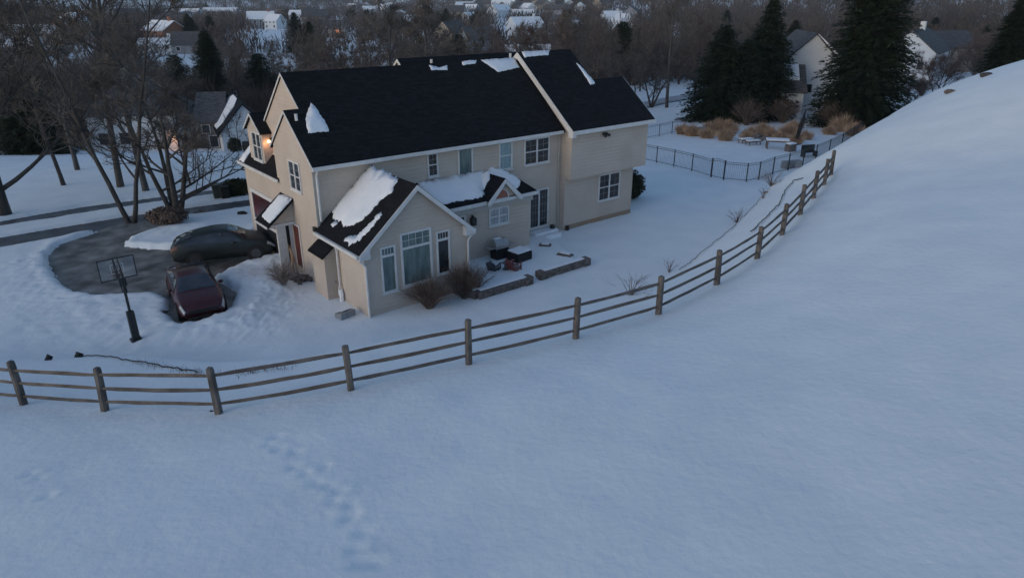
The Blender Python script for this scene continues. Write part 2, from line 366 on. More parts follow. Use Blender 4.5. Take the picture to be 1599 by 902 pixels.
gable(w, 17.0, 20.35, -.497, 4.4, 2.952, 5.752, 7.68)
w.build('wall', M['siding'], HOUSE)                                    # overhanging upper wing
w = MB(); w.box(14.2, 19.75, -.10, 7.8, -.6, 3.0); w.build('wall', M['siding'], HOUSE)      # lower wing
w = MB(); w.box(14.25, 19.752, -.104, 0, -.6, .28); w.build('foundation', mat('stained_foundation', (.30,.24,.18), .8, (.34,.21,.12), 1.1, 5), HOUSE)
w = MB(); w.box(.12, 6, 4.3, 9.3, -.6, 4.35); w.build('garage_wall', M['siding'], HOUSE)
def roofslab(name, pts, t=.13, m=None, parent=HOUSE):
    # pts: four or more coplanar points (upper surface), thickened downward
    n = len(pts); mb = MB(); lo = [(x, y, z - t) for x, y, z in pts]
    mb.add(list(pts) + lo, [tuple(range(n)), tuple(range(2*n-1, n-1, -1))] + [(i, (i+1) % n, (i+1) % n + n, i+n) for i in range(n)])
    return mb.build(name, m or M['shingle'], parent)
def gable_roof(name, a0, a1, b0, z0, br, zr, b1=None, parent=HOUSE, m=None, t=.13):
    b1 = 2*br - b0 if b1 is None else b1; z1 = zr - (b1 - br) * (zr - z0) / (br - b0)
    mb = MB(); mb.prism([(b0, z0), (br, zr), (b1, z1), (b1, z1 - t), (br, zr - t), (b0, z0 - t)], 'x', a0, a1)
    return mb.build(name, m or M['shingle'], parent)
gable_roof('roof', .64, 14.2, 0, 5.62, 4.08, 9.04)
gable_roof('roof', -.06, .637, -.003, 5.617, 2.44, 7.66, b1=4.6)
gable_roof('roof', 7.3, 17.75, 1.1, 5.72, 5.3, 9.25)
gable_roof('roof', 14.1, 18.05, -.75, 5.66, 3.9, 9.36)
gable_roof('roof', 18.053, 20.6, -.753, 5.657, 1.95, 7.81)
def rake(a, b0, z0, br, zr, h=.26, t=.04, b1=None, m='trim', parent=HOUSE, dz=-.02, name='rake_board'):
    b1 = 2*br - b0 if b1 is None else b1; z1 = zr - (b1-br)*(zr-z0)/(br-b0)
    mb = MB(); mb.prism([(b0, z0+dz), (br, zr+dz), (b1, z1+dz), (b1, z1+dz-h), (br, zr+dz-h), (b0, z0+dz-h)], 'x', a, a + t)
    return mb.build(name, M[m], parent)
rake(.61, 0, 5.62, 4.08, 9.04, .10, .028); rake(-.09, 0, 5.62, 2.44, 7.66, .10, .028, b1=4.6)
rake(14.05, -.75, 5.66, 3.9, 9.36, .34); rake(7.255, 1.1, 5.72, 5.3, 9.25, .15)
rake(20.61, -.75, 5.66, 1.95, 7.81, .2)
# gutters, soffits
g = MB(); g.box(-.1, 14.05, -.10, .02, 5.44, 5.60); g.box(-.05, 14.2, .0, .32, 5.42, 5.46); g.build('gutter', M['trim'], HOUSE, bevel=.02)
g = MB(); g.box(14.1, 20.6, -.86, -.73, 5.44, 5.64); g.box(14.12, 20.5, -.74, -.48, 5.43, 5.47); g.build('gutter', M['trim'], HOUSE, bevel=.02)
g = MB(); g.box(14.0, 14.26, -.83, -.48, 5.3, 5.62); g.build('eave_return', M['trim'], HOUSE)
def pipe(pts, r=.045, name='downspout', m='trim', parent=HOUSE):
    mb = MB(); mb.tube(pts, r, 6); return mb.build(name, M[m], parent)
pipe([(.12, -.05, 5.45), (.16, .2, 5.2), (.16, .22, 3.2)], .055)
pipe([(14.0, .24, 5.4), (14.0, .24, 0.1)], .035, m='frieze')
g = MB(); g.box(.0, .11, .26, .32, 3.0, 5.44); g.build('corner_board', M['frieze'], HOUSE)

# windows ---------------------------------------------------------------
def window(side, c, s0, s1, z0, z1, glass='glass', leaves=1, cols=2, rows=2, rail=True, transom=0, fw=.075, name='window', parent=HOUSE, mull=.09, frame='trim', sill=True, sign=-1):
    """side 'rear': plane y=c facing -y, s along x; side 'left': plane x=c facing -x, s along y (sign=+1 flips the facing)"""
    def f(mb, a0, a1, z0_, z1_, d0, d1, m=None):
        d0_, d1_ = sorted((c + sign*d0, c + sign*d1))
        if side == 'rear': mb.box(a0, a1, d0_, d1_, z0_, z1_, m)
        else: mb.box(d0_, d1_, a0, a1, z0_, z1_, m)
    fr = MB()
    f(fr, s0, s0+fw, z0, z1, -.02, .05); f(fr, s1-fw, s1, z0, z1, -.02, .05)
    f(fr, s0+fw, s1-fw, z1-fw, z1, -.02, .048); f(fr, s0+fw, s1-fw, z0, z0+fw, -.02, .048)
    zt = z1
    if transom:
        zt = z1 - transom; f(fr, s0+fw, s1-fw, zt-.1, zt, -.02, .046)
    wv = (s1 - s0) / leaves
    for k in range(1, leaves): f(fr, s0+k*wv-mull/2, s0+k*wv+mull/2, z0+fw, zt-.001, -.02, .044)
    zi1 = zt - (.1 if transom else fw)
    if rail and transom == 0:
        zm = (z0 + z1) / 2; f(fr, s0+fw, s1-fw, zm-.025, zm+.025, -.02, .03)
    o = fr.build(name, M[frame], parent)
    mt = MB()
    def munt(a0, a1, zz0, zz1, nc, nr):
        for i in range(1, nc): x = a0 + (a1-a0)*i/nc; f(mt, x-.008, x+.008, zz0, zz1, .0, .018)
        for j in range(1, nr): z = zz0 + (zz1-zz0)*j/nr; f(mt, a0, a1, z-.008, z+.008, .0, .016)
    for k in range(leaves):
        if cols > 1 or rows > 1: munt(s0+k*wv+fw, s0+(k+1)*wv-fw*.6, z0+fw, zi1, cols, rows)
    if transom: munt(s0+fw, s1-fw, zt, z1-fw, 4, 1 if transom < .35 else 2)
    if mt.v: mt.build('muntin', M['trim' if transom else 'muntin'], o)
    g = MB(); f(g, s0+fw*.5, s1-fw*.5, z0+fw*.5, z1-fw*.5, -.03, .006, M[glass] if isinstance(glass, str) else glass)
    g.build('pane', None, o)
    if sill:
        sb = MB(); f(sb, s0-.04, s1+.04, z0-.05, z0-.002, -.01, .085); sb.build('sill', M[frame], o)
    return o
window('rear', .30, 5.68, 6.27, 4.27, 5.40, 'glass', 1, 2, 4)
window('rear', .30, 7.42, 8.30, 3.88, 5.42, 'teal', 1, 1, 1, rail=False)
window('rear', .30, 9.93, 10.80, 3.97, 5.42, 'bluegl', 1, 1, 1)
window('rear', .30, 11.6, 13.35, 3.98, 5.36, 'glass', 2, 2, 4)
d = window('rear', .30, 11.98, 13.35, .42, 2.58, 'glass', 2, 3, 5, rail=False, name='french_door')
hb = MB(); hb.box(12.72, 12.76, .2, .24, 1.35, 1.5); hb.build('handle', M['dark'], d)
window('rear', -.10, 16.85, 18.62, 1.22, 2.80, 'glass', 2, 2, 4)
window('left', 0.0, 1.52, 2.72, 4.18, 5.52, 'glass', 2, 1, 4)
# floodlight under the wing eave
fl = MB(); fl.box(16.55, 16.85, -.62, -.5, 5.12, 5.28); fl.tube([(16.6, -.6, 5.2), (16.55, -.78, 5.12)], [.05, .09], 8); fl.tube([(16.8, -.6, 5.2), (16.88, -.78, 5.12)], [.05, .09], 8)
fl.build('floodlight', M['dark'], HOUSE)

# rear sunroom ----------------------------------------------------------
w = MB(); w.prism([(.15, -.6), (5.18, -.6), (5.18, 2.90), (2.66, 5.05), (.15, 2.90)], 'y', -3.53, .32); w.build('sunroom_wall', M['siding'], HOUSE)
mb = MB(); mb.prism([(-.12, 2.82), (2.66, 5.22), (5.44, 2.82), (5.44, 2.70), (2.66, 5.10), (-.12, 2.70)], 'y', -3.74, .45); mb.build('sunroom_roof', M['shingle'], HOUSE)
mb = MB(); mb.prism([(-.14, 2.78), (2.66, 5.19), (5.46, 2.78), (5.46, 2.56), (2.66, 4.97), (-.14, 2.56)], 'y', -3.78, -3.743); mb.build('rake_board', M['trim'], HOUSE)
g = MB(); g.box(-.24, -.11, -3.7, .3, 2.64, 2.78); g.box(5.43, 5.56, -3.7, -1.3, 2.64, 2.78)
g.box(-.12, .16, -3.7, .3, 2.60, 2.64); g.build('gutter', M['trim'], HOUSE, bevel=.015)
g = MB(); g.prism([(-.14, 2.56), (.36, 2.56), (.36, 2.98), (-.14, 2.60)], 'y', -3.74, -3.533); g.prism([(5.46, 2.56), (4.96, 2.56), (4.96, 2.98), (5.46, 2.60)], 'y', -3.74, -3.533); g.build('eave_return', M['trim'], HOUSE)
pipe([(-.16, -3.66, 2.66), (.1, -3.6, 2.35), (.17, -3.6, 2.2), (.17, -3.6, -.1)], .05)
pipe([(5.5, -3.64, 2.66), (5.2, -3.6, 2.35), (5.16, -3.6, 2.2), (5.16, -3.6, -.1)], .05)
window('rear', -3.53, .88, 1.58, .86, 2.86, 'teal', 1, 1, 1, transom=.34)
window('rear', -3.53, 1.82, 3.32, .90, 3.26, 'teal', 1, 1, 1, transom=.62, fw=.09)
window('rear', -3.53, 3.56, 4.24, 1.02, 2.98, 'glass', 1, 1, 1, transom=.34)
# firebox bump on the left of the sunroom, with its own little roof, and the vent pipe
w = MB(); w.prism([(-.95, -.5), (.30, -.5), (.30, 2.0), (-.95, 2.0)], 'x', -.40, .16); w.prism([(-.40, 2.0), (.16, 2.0), (.16, 2.45), (-.40, 2.05)], 'y', -.949, .30); w.build('chimney_box', M['siding'], HOUSE)
roofslab('chimney_box_roof', [(-.52, -1.05, 2.02), (.13, -1.05, 2.50), (.13, .42, 2.50), (-.52, .42, 2.02)], .07)
w = MB(); w.box(-.02, .06, -.97, -.945, .75, .87); w.build('vent_cap', M['ac'], HOUSE)
pipe([(-.16, -1.15, 2.68), (.02, -1.22, 2.5), (.06, -1.25, 2.35), (.06, -1.25, .75), (-.02, -1.3, .6), (.0, -1.22, .35), (.04, -1.4, .1)], .05, 'radon_pipe', 'trim')
pipe([(.05, -1.3, .55), (.02, -1.42, .3), (.04, -1.34, 0)], .09, 'radon_pipe_wrap', 'roofsnow')
w = MB(); w.box(-.12, 0, .36, .6, 2.72, 2.92); w.build('wall_box', M['dark'], HOUSE)

# one-storey addition with pent roof and little arched gable --------------
w = MB(); w.box(5.1, 10.76, -1.20, .35, -.6, 3.0); w.build('addition_wall', M['siding'], HOUSE)
mb = MB(); e0, e1 = -1.52, .30
mb.add([(5.0, e0, 3.16), (10.95, e0, 3.16), (10.1, e1, 4.12), (5.0, e1, 4.12), (10.95, e1, 3.16),
        (5.0, e0, 3.06), (10.95, e0, 3.06), (10.95, e1, 3.06), (5.0, e1, 3.06)],
       [(0,1,2,3), (1,4,2), (0,5,6,1), (1,6,7,4), (3,8,5,0), (5,8,7,6), (2,4,7,8,3)])
mb.build('pent_roof', M['shingle'], HOUSE)
g = MB(); g.box(5.0, 10.97, -1.62, -1.50, 2.98, 3.14); g.box(10.93, 11.03, -1.5, .28, 2.98, 3.13); g.build('gutter', M['trim'], HOUSE, bevel=.015)
g = MB(); g.box(5.1, 10.85, -1.34, -1.19, 2.66, 2.98); g.box(5.1, 10.9, -1.51, -1.2, 2.96, 3.06); g.build('frieze_board', M['frieze'], HOUSE)
mb = MB(); mb.prism([(7.86, 3.18), (8.78, 4.02), (9.70, 3.18)], 'y', -1.54, .2); mb.build('arched_gable_wall', M['siding'], HOUSE)
mb = MB(); mb.prism([(7.74, 3.16), (8.78, 4.14), (9.82, 3.16), (9.82, 3.06), (8.78, 4.04), (7.74, 3.06)], 'y', -1.70, .28); mb.build('arched_gable_roof', M['shingle'], HOUSE)
mb = MB(); mb.prism([(7.72, 3.12), (8.78, 4.11), (9.84, 3.12), (9.84, 2.93), (9.66, 2.97), (8.78, 3.90), (7.90, 2.97), (7.72, 2.93)], 'y', -1.735, -1.703); mb.build('rake_board', M['trim'], HOUSE)
def arc(r, cx, cz, n=14): return [(cx + r*math.cos(math.pi*i/n), cz + r*math.sin(math.pi*i/n)) for i in range(n+1)]
mb = MB(); mb.prism(arc(.48, 8.62, 3.14), 'y', -1.575, -1.545); ar = mb.build('arched_window', M['trim'], HOUSE)
mb = MB(); mb.prism(arc(.41, 8.62, 3.17), 'y', -1.585, -1.56); mb.build('pane', M['redrefl'], ar)
window('rear', -1.20, 8.12, 9.36, 1.72, 2.62, 'blind', 2, 2, 3)
window('rear', -1.20, 6.2, 6.72, 1.9, 2.6, 'glass', 1, 2, 2)
ln = MB(); ln.tube([(7.08, -1.2, 2.5), (7.08, -1.36, 2.55), (7.08, -1.38, 2.45)], .02, 5); ln.prism([(6.98, 2.05), (7.18, 2.05), (7.21, 2.38), (7.08, 2.5), (6.95, 2.38)], 'y', -1.48, -1.26); ln.build('wall_lantern', M['dark'], HOUSE)
# back steps
st = MB(); st.box(11.9, 13.6, -.35, .3, -.2, .32); st.box(12.0, 13.5, -.75, -.35, -.2, .22); st.build('back_step', M['roofsnow'], HOUSE, bevel=.06)
st = MB(); st.box(13.25, 13.45, -.2, 0, .3, .52); st.box(14.35, 14.5, -.25, -.12, 0, .28); st.build('step_lamp', M['dark'], HOUSE)

# garage side: pent roof, dormer, door, entry canopy -----------------------
roofslab('garage_roof', [(-.08, 4.15, 4.30), (-.08, 9.55, 4.30), (1.35, 9.55, 5.72), (1.35, 4.15, 5.72)], .12)
mb = MB(); mb.add([(1.35, 4.2, 5.70), (1.35, 9.55, 5.70), (5.5, 9.55, 4.30), (5.5, 4.2, 4.30)], [(0, 1, 2, 3)]); mb.build('garage_roof', M['shingle'], HOUSE)
g = MB(); g.box(-.14, -.075, 4.12, 9.56, 4.17, 4.31); g.box(.66, .70, 4.36, 6.6, 4.98, 5.1); g.build('gutter', M['trim'], HOUSE)
mb = MB(); mb.prism([(-.10, 4.28), (1.35, 5.70), (1.35, 5.52), (-.10, 4.14)], 'y', 9.553, 9.59); mb.build('rake_board', M['trim'], HOUSE)
dw = MB(); dw.prism([(6.42, 4.3), (8.38, 4.3), (8.38, 6.18), (7.40, 6.86), (6.42, 6.18)], 'x', .25, 1.3); dw.build('dormer_wall', M['siding'], HOUSE)
mb = MB(); mb.prism([(6.28, 6.14), (7.40, 6.96), (8.52, 6.14), (8.52, 6.04), (7.40, 6.86), (6.28, 6.04)], 'x', .12, 1.9); mb.build('dormer_roof', M['shingle'], HOUSE)
mb = MB(); mb.prism([(6.27, 6.12), (7.40, 6.95), (8.53, 6.12), (8.53, 6.02), (7.40, 6.85), (6.27, 6.02)], 'x', .085, .117); mb.build('rake_board', M['trim'], HOUSE)
window('left', .25, 6.62, 7.78, 4.66, 6.05, 'glass', 2, 1, 4)
lt = MB(); lt.box(.58, .70, 6.42-.22, 6.42-.08, 5.62, 5.86, M['dark']); lt.build('wall_light', None, HOUSE)
lb = MB()
bm_ = bmesh.new(); bmesh.ops.create_uvsphere(bm_, u_segments=10, v_segments=8, radius=.075); me_ = bpy.data.meshes.new('bulb'); bm_.to_mesh(me_); bm_.free(); me_.materials.append(M['warm'])
lbo = bpy.data.objects.new('bulb', me_); COL.objects.link(lbo); lbo.parent = bpy.data.objects['wall_light']; lbo.location = (.50, 6.27, 5.70)
pl = bpy.data.lights.new('wall_light_glow', 'POINT'); pl.energy = 2.2; pl.color = (1, .48, .22); pl.shadow_soft_size = .08
plo = bpy.data.objects.new('wall_light_glow', pl); COL.objects.link(plo); plo.parent = HOUSE; plo.location = (.34, 6.25, 5.6)
# garage door: glossy panel with a red reflection painted in, above a white bottom rail
gd = MB(); gd.box(.085, .125, 5.2, 8.6, 1.45, 2.82, M['gredrefl']); gd.box(.08, .13, 5.2, 8.6, .12, 1.28, M['black']); o = gd.build('garage_door', None, HOUSE)  # black lower box paints in the dark of the open gap
g = MB(); g.box(.05, .12, 5.2, 8.6, 1.28, 1.45); g.build('rail', M['trim'], o)
g = MB(); g.box(.06, .118, 8.6, 8.82, -.3, 3.02); g.box(.06, .118, 4.98, 5.2, -.3, 3.02); g.box(.062, .118, 5.2, 8.6, 2.82, 3.02); g.build('garage_door_frame', M['trim'], HOUSE)
# entry vestibule
mb = MB(); mb.prism([(-1.22, 2.62), (.0, 3.62), (.0, 2.62)], 'y', 2.92, 4.1); mb.build('canopy_wall', M['siding'], HOUSE)
roofslab('entry_canopy_roof', [(-1.34, 2.70, 2.62), (.02, 2.70, 3.72), (.02, 4.25, 3.72), (-1.34, 4.25, 2.62)], .10)
g = MB(); g.box(-1.28, .02, 2.86, 2.96, 2.48, 2.60); g.box(-1.38, -1.29, 2.75, 4.2, 2.50, 2.60); g.build('canopy_fascia', M['trim'], HOUSE)
g = MB(); g.box(-.82, -.40, 3.08, 3.2, -.3, 2.5); g.build('entry_post', M['trim'], HOUSE)
g = MB(); g.box(-.22, -.08, 3.08, 3.2, -.3, 2.5); g.build('entry_post', M['trim'], HOUSE)
g = MB(); g.box(-.40, -.22, 3.14, 3.22, -.2, 2.48, M['black']); g.build('entry_opening_shade', None, HOUSE)  # black sheet stands in for the shaded opening between the posts
g = MB(); g.box(-.03, -.004, 2.45, 3.07, .42, 2.42, M['reddoor']); o = g.build('side_door', None, HOUSE)
g = MB(); g.box(-.05, -.006, 2.36, 2.45, .3, 2.5); g.box(-.05, -.006, 2.45, 3.07, 2.42, 2.5); g.build('side_door_frame', M['trim'], HOUSE)
# roof vents
for a, b, z in [(.28, 1.95, 7.25), (8.9, 4.6, 8.9), (13.9, 4.3, 9.0)]:
    v = MB(); v.tube([(a, b, z), (a, b, z + .28)], .07, 8); v.build('roof_vent', M['trim'], HOUSE)

# snow left on the roofs: each patch lies on its roof -----------------------
def snowpatch(outline, plane, label, t=.07, group=None, rg=.45):
    """outline in roof (x,y); plane(x,y)->z of the roof surface"""
    pts = [Vector((x, y)) for x, y in outline]; n = len(pts); fine = []
    for i in range(n):
        a, b = pts[i], pts[(i+1) % n]; k = max(2, int((b-a).length / .055))
        for j in range(k):
            p = a.lerp(b, j / k); q = (noise.noise(Vector((p.x*3.1, p.y*3.1, 1.7))) * .05 + noise.noise(Vector((p.x*8, p.y*8, 4))) * .08 + noise.noise(Vector((p.x*19, p.y*19, 7))) * .05) * rg
            dr = (b - a).normalized(); fine.append((p.x - dr.y*q, p.y + dr.x*q))
    bm = bmesh.new(); vs = [bm.verts.new((x, y, 0)) for x, y in fine]; f = bm.faces.new(vs)
    bmesh.ops.triangulate(bm, faces=[f])
    r = bmesh.ops.inset_region(bm, faces=bm.faces[:], thickness=.05, use_even_offset=True) if False else None
    for _ in range(2): bmesh.ops.subdivide_edges(bm, edges=[e for e in bm.edges if e.calc_length() > .35], cuts=1); bmesh.ops.triangulate(bm, faces=bm.faces[:])
    bm.verts.ensure_lookup_table()
    bset = {v for e in bm.edges if e.is_boundary for v in e.verts}
    top = {}
    for v in list(bm.verts):
        h = t * (1 + .5 * noise.noise(Vector((v.co.x*1.5, v.co.y*1.5, 9)))) if v not in bset else t * .35
        v.co.z = plane(v.co.x, v.co.y) + .004 + h
    ret = bmesh.ops.extrude_edge_only(bm, edges=[e for e in bm.edges if e.is_boundary])
    for g_ in ret['geom']:
        if isinstance(g_, bmesh.types.BMVert): g_.co.z = plane(g_.co.x, g_.co.y) - .02
    bmesh.ops.recalc_face_normals(bm, faces=bm.faces)
    me = bpy.data.meshes.new('roof_snow'); bm.to_mesh(me); bm.free(); me.materials.append(M['roofsnow'])
    for p_ in me.polygons: p_.use_smooth = True
    o = bpy.data.objects.new('roof_snow', me); COL.objects.link(o); o.location = (*O_H, 0); o.rotation_euler = (0, 0, YAW)
    return tag(o, label, 'snow patch', group)
main = lambda x, y: 5.62 + (9.04-5.62)/4.08 * y
wing = lambda x, y: 5.66 + (9.36-5.66)/4.65 * (y + .75)
sunL = lambda x, y: 2.82 + 2.40/2.78 * (x + .12)
sunR = lambda x, y: 5.22 - 2.40/2.78 * (x - 2.66)
pent = lambda x, y: 3.16 + .96/1.82 * (y + 1.52)
garr = lambda x, y: 4.30 + 1.42/1.43 * (x + .08)
canr = lambda x, y: 2.62 + 1.10/1.36 * (x + 1.34)
snowpatch([(1.28,2.62),(1.4,2.44),(1.43,2.12),(1.48,1.77),(1.47,1.54),(1.42,1.35),(.5,1.37),(.58,1.64),(.72,1.97),(1.01,2.33)], main, 'tall pointed patch of snow at the left end of the black roof', .09)
snowpatch([(8.3,3.72),(9.25,3.66),(9.4,3.9),(8.9,3.8),(8.35,3.98)], main, 'thin strip of snow just below the main roof ridge', .05)
snowpatch([(10.35,3.86),(11.2,3.9),(11.4,4.06),(10.9,4.09),(10.45,4.05)], main, 'small lump of snow on the ridge between the thin strip and the long patch', .07)
snowpatch([(12.3,3.35),(13.9,3.52),(14.0,4.06),(11.7,4.06),(12.0,3.75)], main, 'long snow patch on the ridge left of the white rake board', .09)
snowpatch([(14.3,3.55),(15.6,3.6),(16.1,3.6),(16.45,3.86),(14.35,3.88)], wing, 'snow patch on the ridge right of the white rake board', .09)
snowpatch([(17.6,1.62),(18.03,1.68),(18.03,2.0),(17.9,2.75),(17.75,3.0),(17.7,2.3)], wing, 'narrow pointed sliver of snow on the right wing roof', .06)
snowpatch([(2.69,.28),(2.69,-.5),(2.69,-1.5),(2.5,-2.40),(2.15,-2.59),(1.8,-2.35),(1.43,-2.29),(1.16,-2.33),(.85,-2.1),(.71,-1.95),(.6,-1.7),(.45,-1.38),(.59,-.59),(.49,-.28),(.75,.28)], sunL, 'thick sheet of snow on the left slope of the sunroom roof', .065, rg=1.3)
snowpatch([(.11,-2.1),(.28,-2.25),(.44,-2.69),(.78,-2.82),(1.2,-2.85),(1.35,-3.05),(.9,-3.14),(.59,-3.09),(.32,-3.02),(.12,-2.83),(.04,-2.4)], sunL, 'ragged narrow streak of snow near the sunroom rake', .045, rg=1.4)
snowpatch([(.3,-.4),(.5,-.55),(.45,-.8),(.25,-.7)], sunL, 'small crumb of snow beside the sunroom gutter', .04)
snowpatch([(2.69,.26),(3.3,.26),(3.6,-.6),(3.0,-.9),(2.69,-.7)], sunR, 'snow on the hidden right slope of the sunroom roof', .08)
snowpatch([(5.1,-1.2),(5.79,-1.24),(6.4,-1.14),(6.81,-1.22),(7.53,-1.28),(7.75,-1.2),(8.24,-.80),(8.6,-.42),(9.1,-.42),(9.55,-.85),(9.8,-1.15),(10.2,-1.05),(10.45,-.82),(10.4,-.35),(10.12,.1),(10.0,.27),(5.1,.27)], pent, 'long blanket of snow on the low pent roof under the upper windows', .10, rg=1.2)
gabL = lambda x, y: 3.16 + .98/1.04 * (x - 7.74)
gabR = lambda x, y: 4.14 - .98/1.04 * (x - 8.78)
snowpatch([(8.05,-.85),(8.5,-.75),(8.75,-.5),(8.77,.2),(7.9,.2),(7.75,-.3)], gabL, 'snow lying on the left slope of the little arched gable', .09, rg=.8)
snowpatch([(8.80,-.6),(9.2,-.8),(9.55,-.5),(9.7,.2),(8.80,.2)], gabR, 'snow lying on the right slope of the little arched gable', .09, rg=.8)
snowpatch([(-.05,8.75),(-.04,9.45),(.9,9.5),(1.2,9.2),(1.1,8.6),(.5,8.9),(.2,8.87)], garr, 'snow slab on the garage roof beside the dormer', .10)
snowpatch([(-1.2,2.85),(-1.12,3.9),(-.13,4.05),(-.03,3.47),(-.06,2.78),(-.9,2.76)], canr, 'snow slab on the slanted canopy over the side door', .16)
# ------------------------------------------------------------------ split-rail fence
FR = thing('split_rail_fence', 'weathered three-rail split-rail wooden fence curving across the snowy slope', 'fence', (0, 0, 0))
fp = [Vector((x, y, T(x, y))) for x, y, z in fence_pts]
for i, p in enumerate(fp):
    mb = MB(); r = random.Random(i)
    lean = Vector((r.uniform(-.04, .04), r.uniform(-.04, .04), 0)); h = 1.2 + r.uniform(-.05, .05)
    d = (fp[min(i+1, len(fp)-1)] - fp[max(i-1, 0)]); an = math.atan2(d.y, d.x)
    prof = [(-.075,-.055),(-.04,-.085),(.05,-.08),(.08,-.04),(.075,.05),(.04,.08),(-.05,.08),(-.08,.04)]
    ca, sa = math.cos(an), math.sin(an); rings = []
    for zz, s in ((-.4, 1.05), (0, 1.03), (h*.5, 1.0), (h-.08, .97), (h-.02, .9), (h, .55)):
        for x, y in prof:
            x2 = x*s + r.uniform(-.006, .006); y2 = y*s + r.uniform(-.006, .006)
            rings.append(p + lean * (zz/h) + Vector((x2*ca - y2*sa, x2*sa + y2*ca, zz)))
    fs = [(k*8+j, k*8+(j+1) % 8, (k+1)*8+(j+1) % 8, (k+1)*8+j) for k in range(5) for j in range(8)] + [tuple(range(40, 48))]
    mb.add(rings, fs); mb.build('post', M['wood2'], FR)
for i in range(len(fp) - 1):
    a, b = fp[i], fp[i+1]
    for j, hz in enumerate((.98, .62, .25)):
        r = random.Random(i*7 + j); pts = []; rad = []; sg_ = r.uniform(-.3, 1.2)
        for k in range(7):
            t = -.02 + 1.04 * k / 6; q = a.lerp(b, t); q.z += hz - .03 * math.sin(math.pi * t) * sg_ + r.uniform(-.005, .005)
            q.x += r.uniform(-.006, .006); q.y += r.uniform(-.006, .006); pts.append(q); rad.append((.034 if k in (0, 6) else .05) * r.uniform(.9, 1.12))
        mb = MB(); mb.tube(pts, rad, 4); mb.build('rail', M['wood'] if (i+j) % 3 else M['wood2'], FR)
# black landscape edging poking out of the snow
def edging(pts, label, w=.012, z=.05, name='edging_strip', m='black'):
    q = []
    for (x0, y0), (x1, y1) in zip(pts[:-1], pts[1:]):
        n = max(2, int(math.hypot(x1-x0, y1-y0) / .25))
        for k in range(n): t = k/n; q.append((x0+(x1-x0)*t, y0+(y1-y0)*t))
    q.append(pts[-1]); r = random.Random(3)
    mb = MB(); mb.tube([(x + r.uniform(-.03, .03), y + r.uniform(-.03, .03), T(x, y) + z + r.uniform(-.03, .02)) for x, y in q], w, 5); tag(mb.build(name, M[m]), label, 'edging')
def GZp(u, v):
    """hill-side ground under a pixel (nearest hit marching out)"""
    r = ray(u, v); last = None
    for Y in np.arange(6, 140, .1):
        t = Y / r[1]; x = r[0]*t; z = CAMZ + r[2]*t
        if z <= Tn(x, Y): return (x, Y)
    return (x, Y)
edging([GZp(u, v) for u, v in [(120,556),(150,557),(190,562),(240,571),(310,585)]], 'thin black edging strip sticking out of the snow above the left fence', .02)
edging([GZp(u, v) for u, v in [(1254,279),(1240,283),(1225,300),(1215,322),(1190,348),(1172,366)]], 'wavy black hose lying on the snow bank beside the far fence posts', .022, .07)
edging([GZp(u, v) for u, v in [(1197,300),(1170,330),(1144,357),(1110,385),(1061,424)]], 'long faint dark edging line along the foot of the right bank', .012)
def wedge(x, y, s, an, label):
    mb = MB(); z = T(x, y); Mx = Matrix.Translation((x, y, z)) @ Matrix.Rotation(an, 4, 'Z')
    mb.add([Mx @ Vector(v) for v in [(-s, -.1, -.05), (s*.9, -.05, -.02), (s, .12, .05), (-.4*s, .15, .16), (s*.3, .02, .15)]], [(0,1,4,3), (1,2,4), (2,3,4), (0,3,2,1)]); tag(mb.build('tarp_corner', M['black']), label, 'tarp')
x, y = GZp(122, 557); wedge(x, y, .15, .3, 'larger black tarp corner sticking up at the start of the left edging strip')
x, y = GZp(75, 562); wedge(x, y, .12, .2, 'smaller black tarp corner sticking out of the snow at far left')

# ------------------------------------------------------------------ black metal pool fence with gate
def metal_fence(pts, label, h=1.3, gates=(), pick=.13):
    t = thing('metal_fence', label, 'fence')
    P3 = [Vector((x, y, T(x, y))) for x, y in pts]
    for i, p in enumerate(P3):
        g_ = any(i in (g, g+1) for g in gates); w = .045 if g_ else .032
        mb = MB(); mb.box(p.x-w, p.x+w, p.y-w, p.y+w, p.z-.3, p.z+h+(.12 if g_ else .04)); mb.build('post', M['dark'], t)
    for i in range(len(P3)-1):
        a, b = P3[i], P3[i+1]; L = (b-a).length; mb = MB(); arch = .14 if i in gates else 0
        for hz in (h, h-.14, .12):
            n = 8; mb.tube([a.lerp(b, k/n) + Vector((0, 0, hz + (arch*math.sin(math.pi*k/n) if hz > .5 else 0))) for k in range(n+1)], .016, 4, False)
        k = int(L / pick)
        for j in range(1, k):
            q = a.lerp(b, j/k); ar = arch*math.sin(math.pi*j/k); mb.tube([q + Vector((0, 0, .06)), q + Vector((0, 0, h + ar))], .008, 3, False)
        mb.build('gate' if i in gates else 'panel', M['dark'], t)
front = [P(u, v, 0) for u, v in [(985,243),(1003,248),(1025,253),(1052,260),(1080,267),(1110,277),(1129.6,281),(1165,284)]]
front += [P(u, v, 1.25) for u, v in [(1188,254.5),(1210,247),(1234,241),(1257,234),(1277,226.5),(1298,217),(1318,206),(1336,193),(1349,183)]]
metal_fence(front, 'black metal picket fence with arched gate enclosing the snowy pool yard', gates=(5,))
metal_fence([P(u, v, 0) for u, v in [(990,210),(1010,205.5),(1030,202),(1050,197),(1070,192)]], 'short run of black metal fence behind the right wing of the house', 1.2, pick=.3)
metal_fence([P(u, v, 0) for u, v in [(1256,192),(1281,191),(1305,187)]], 'short run of black metal fence at the back of the pool yard between evergreens', 1.2, pick=.3)

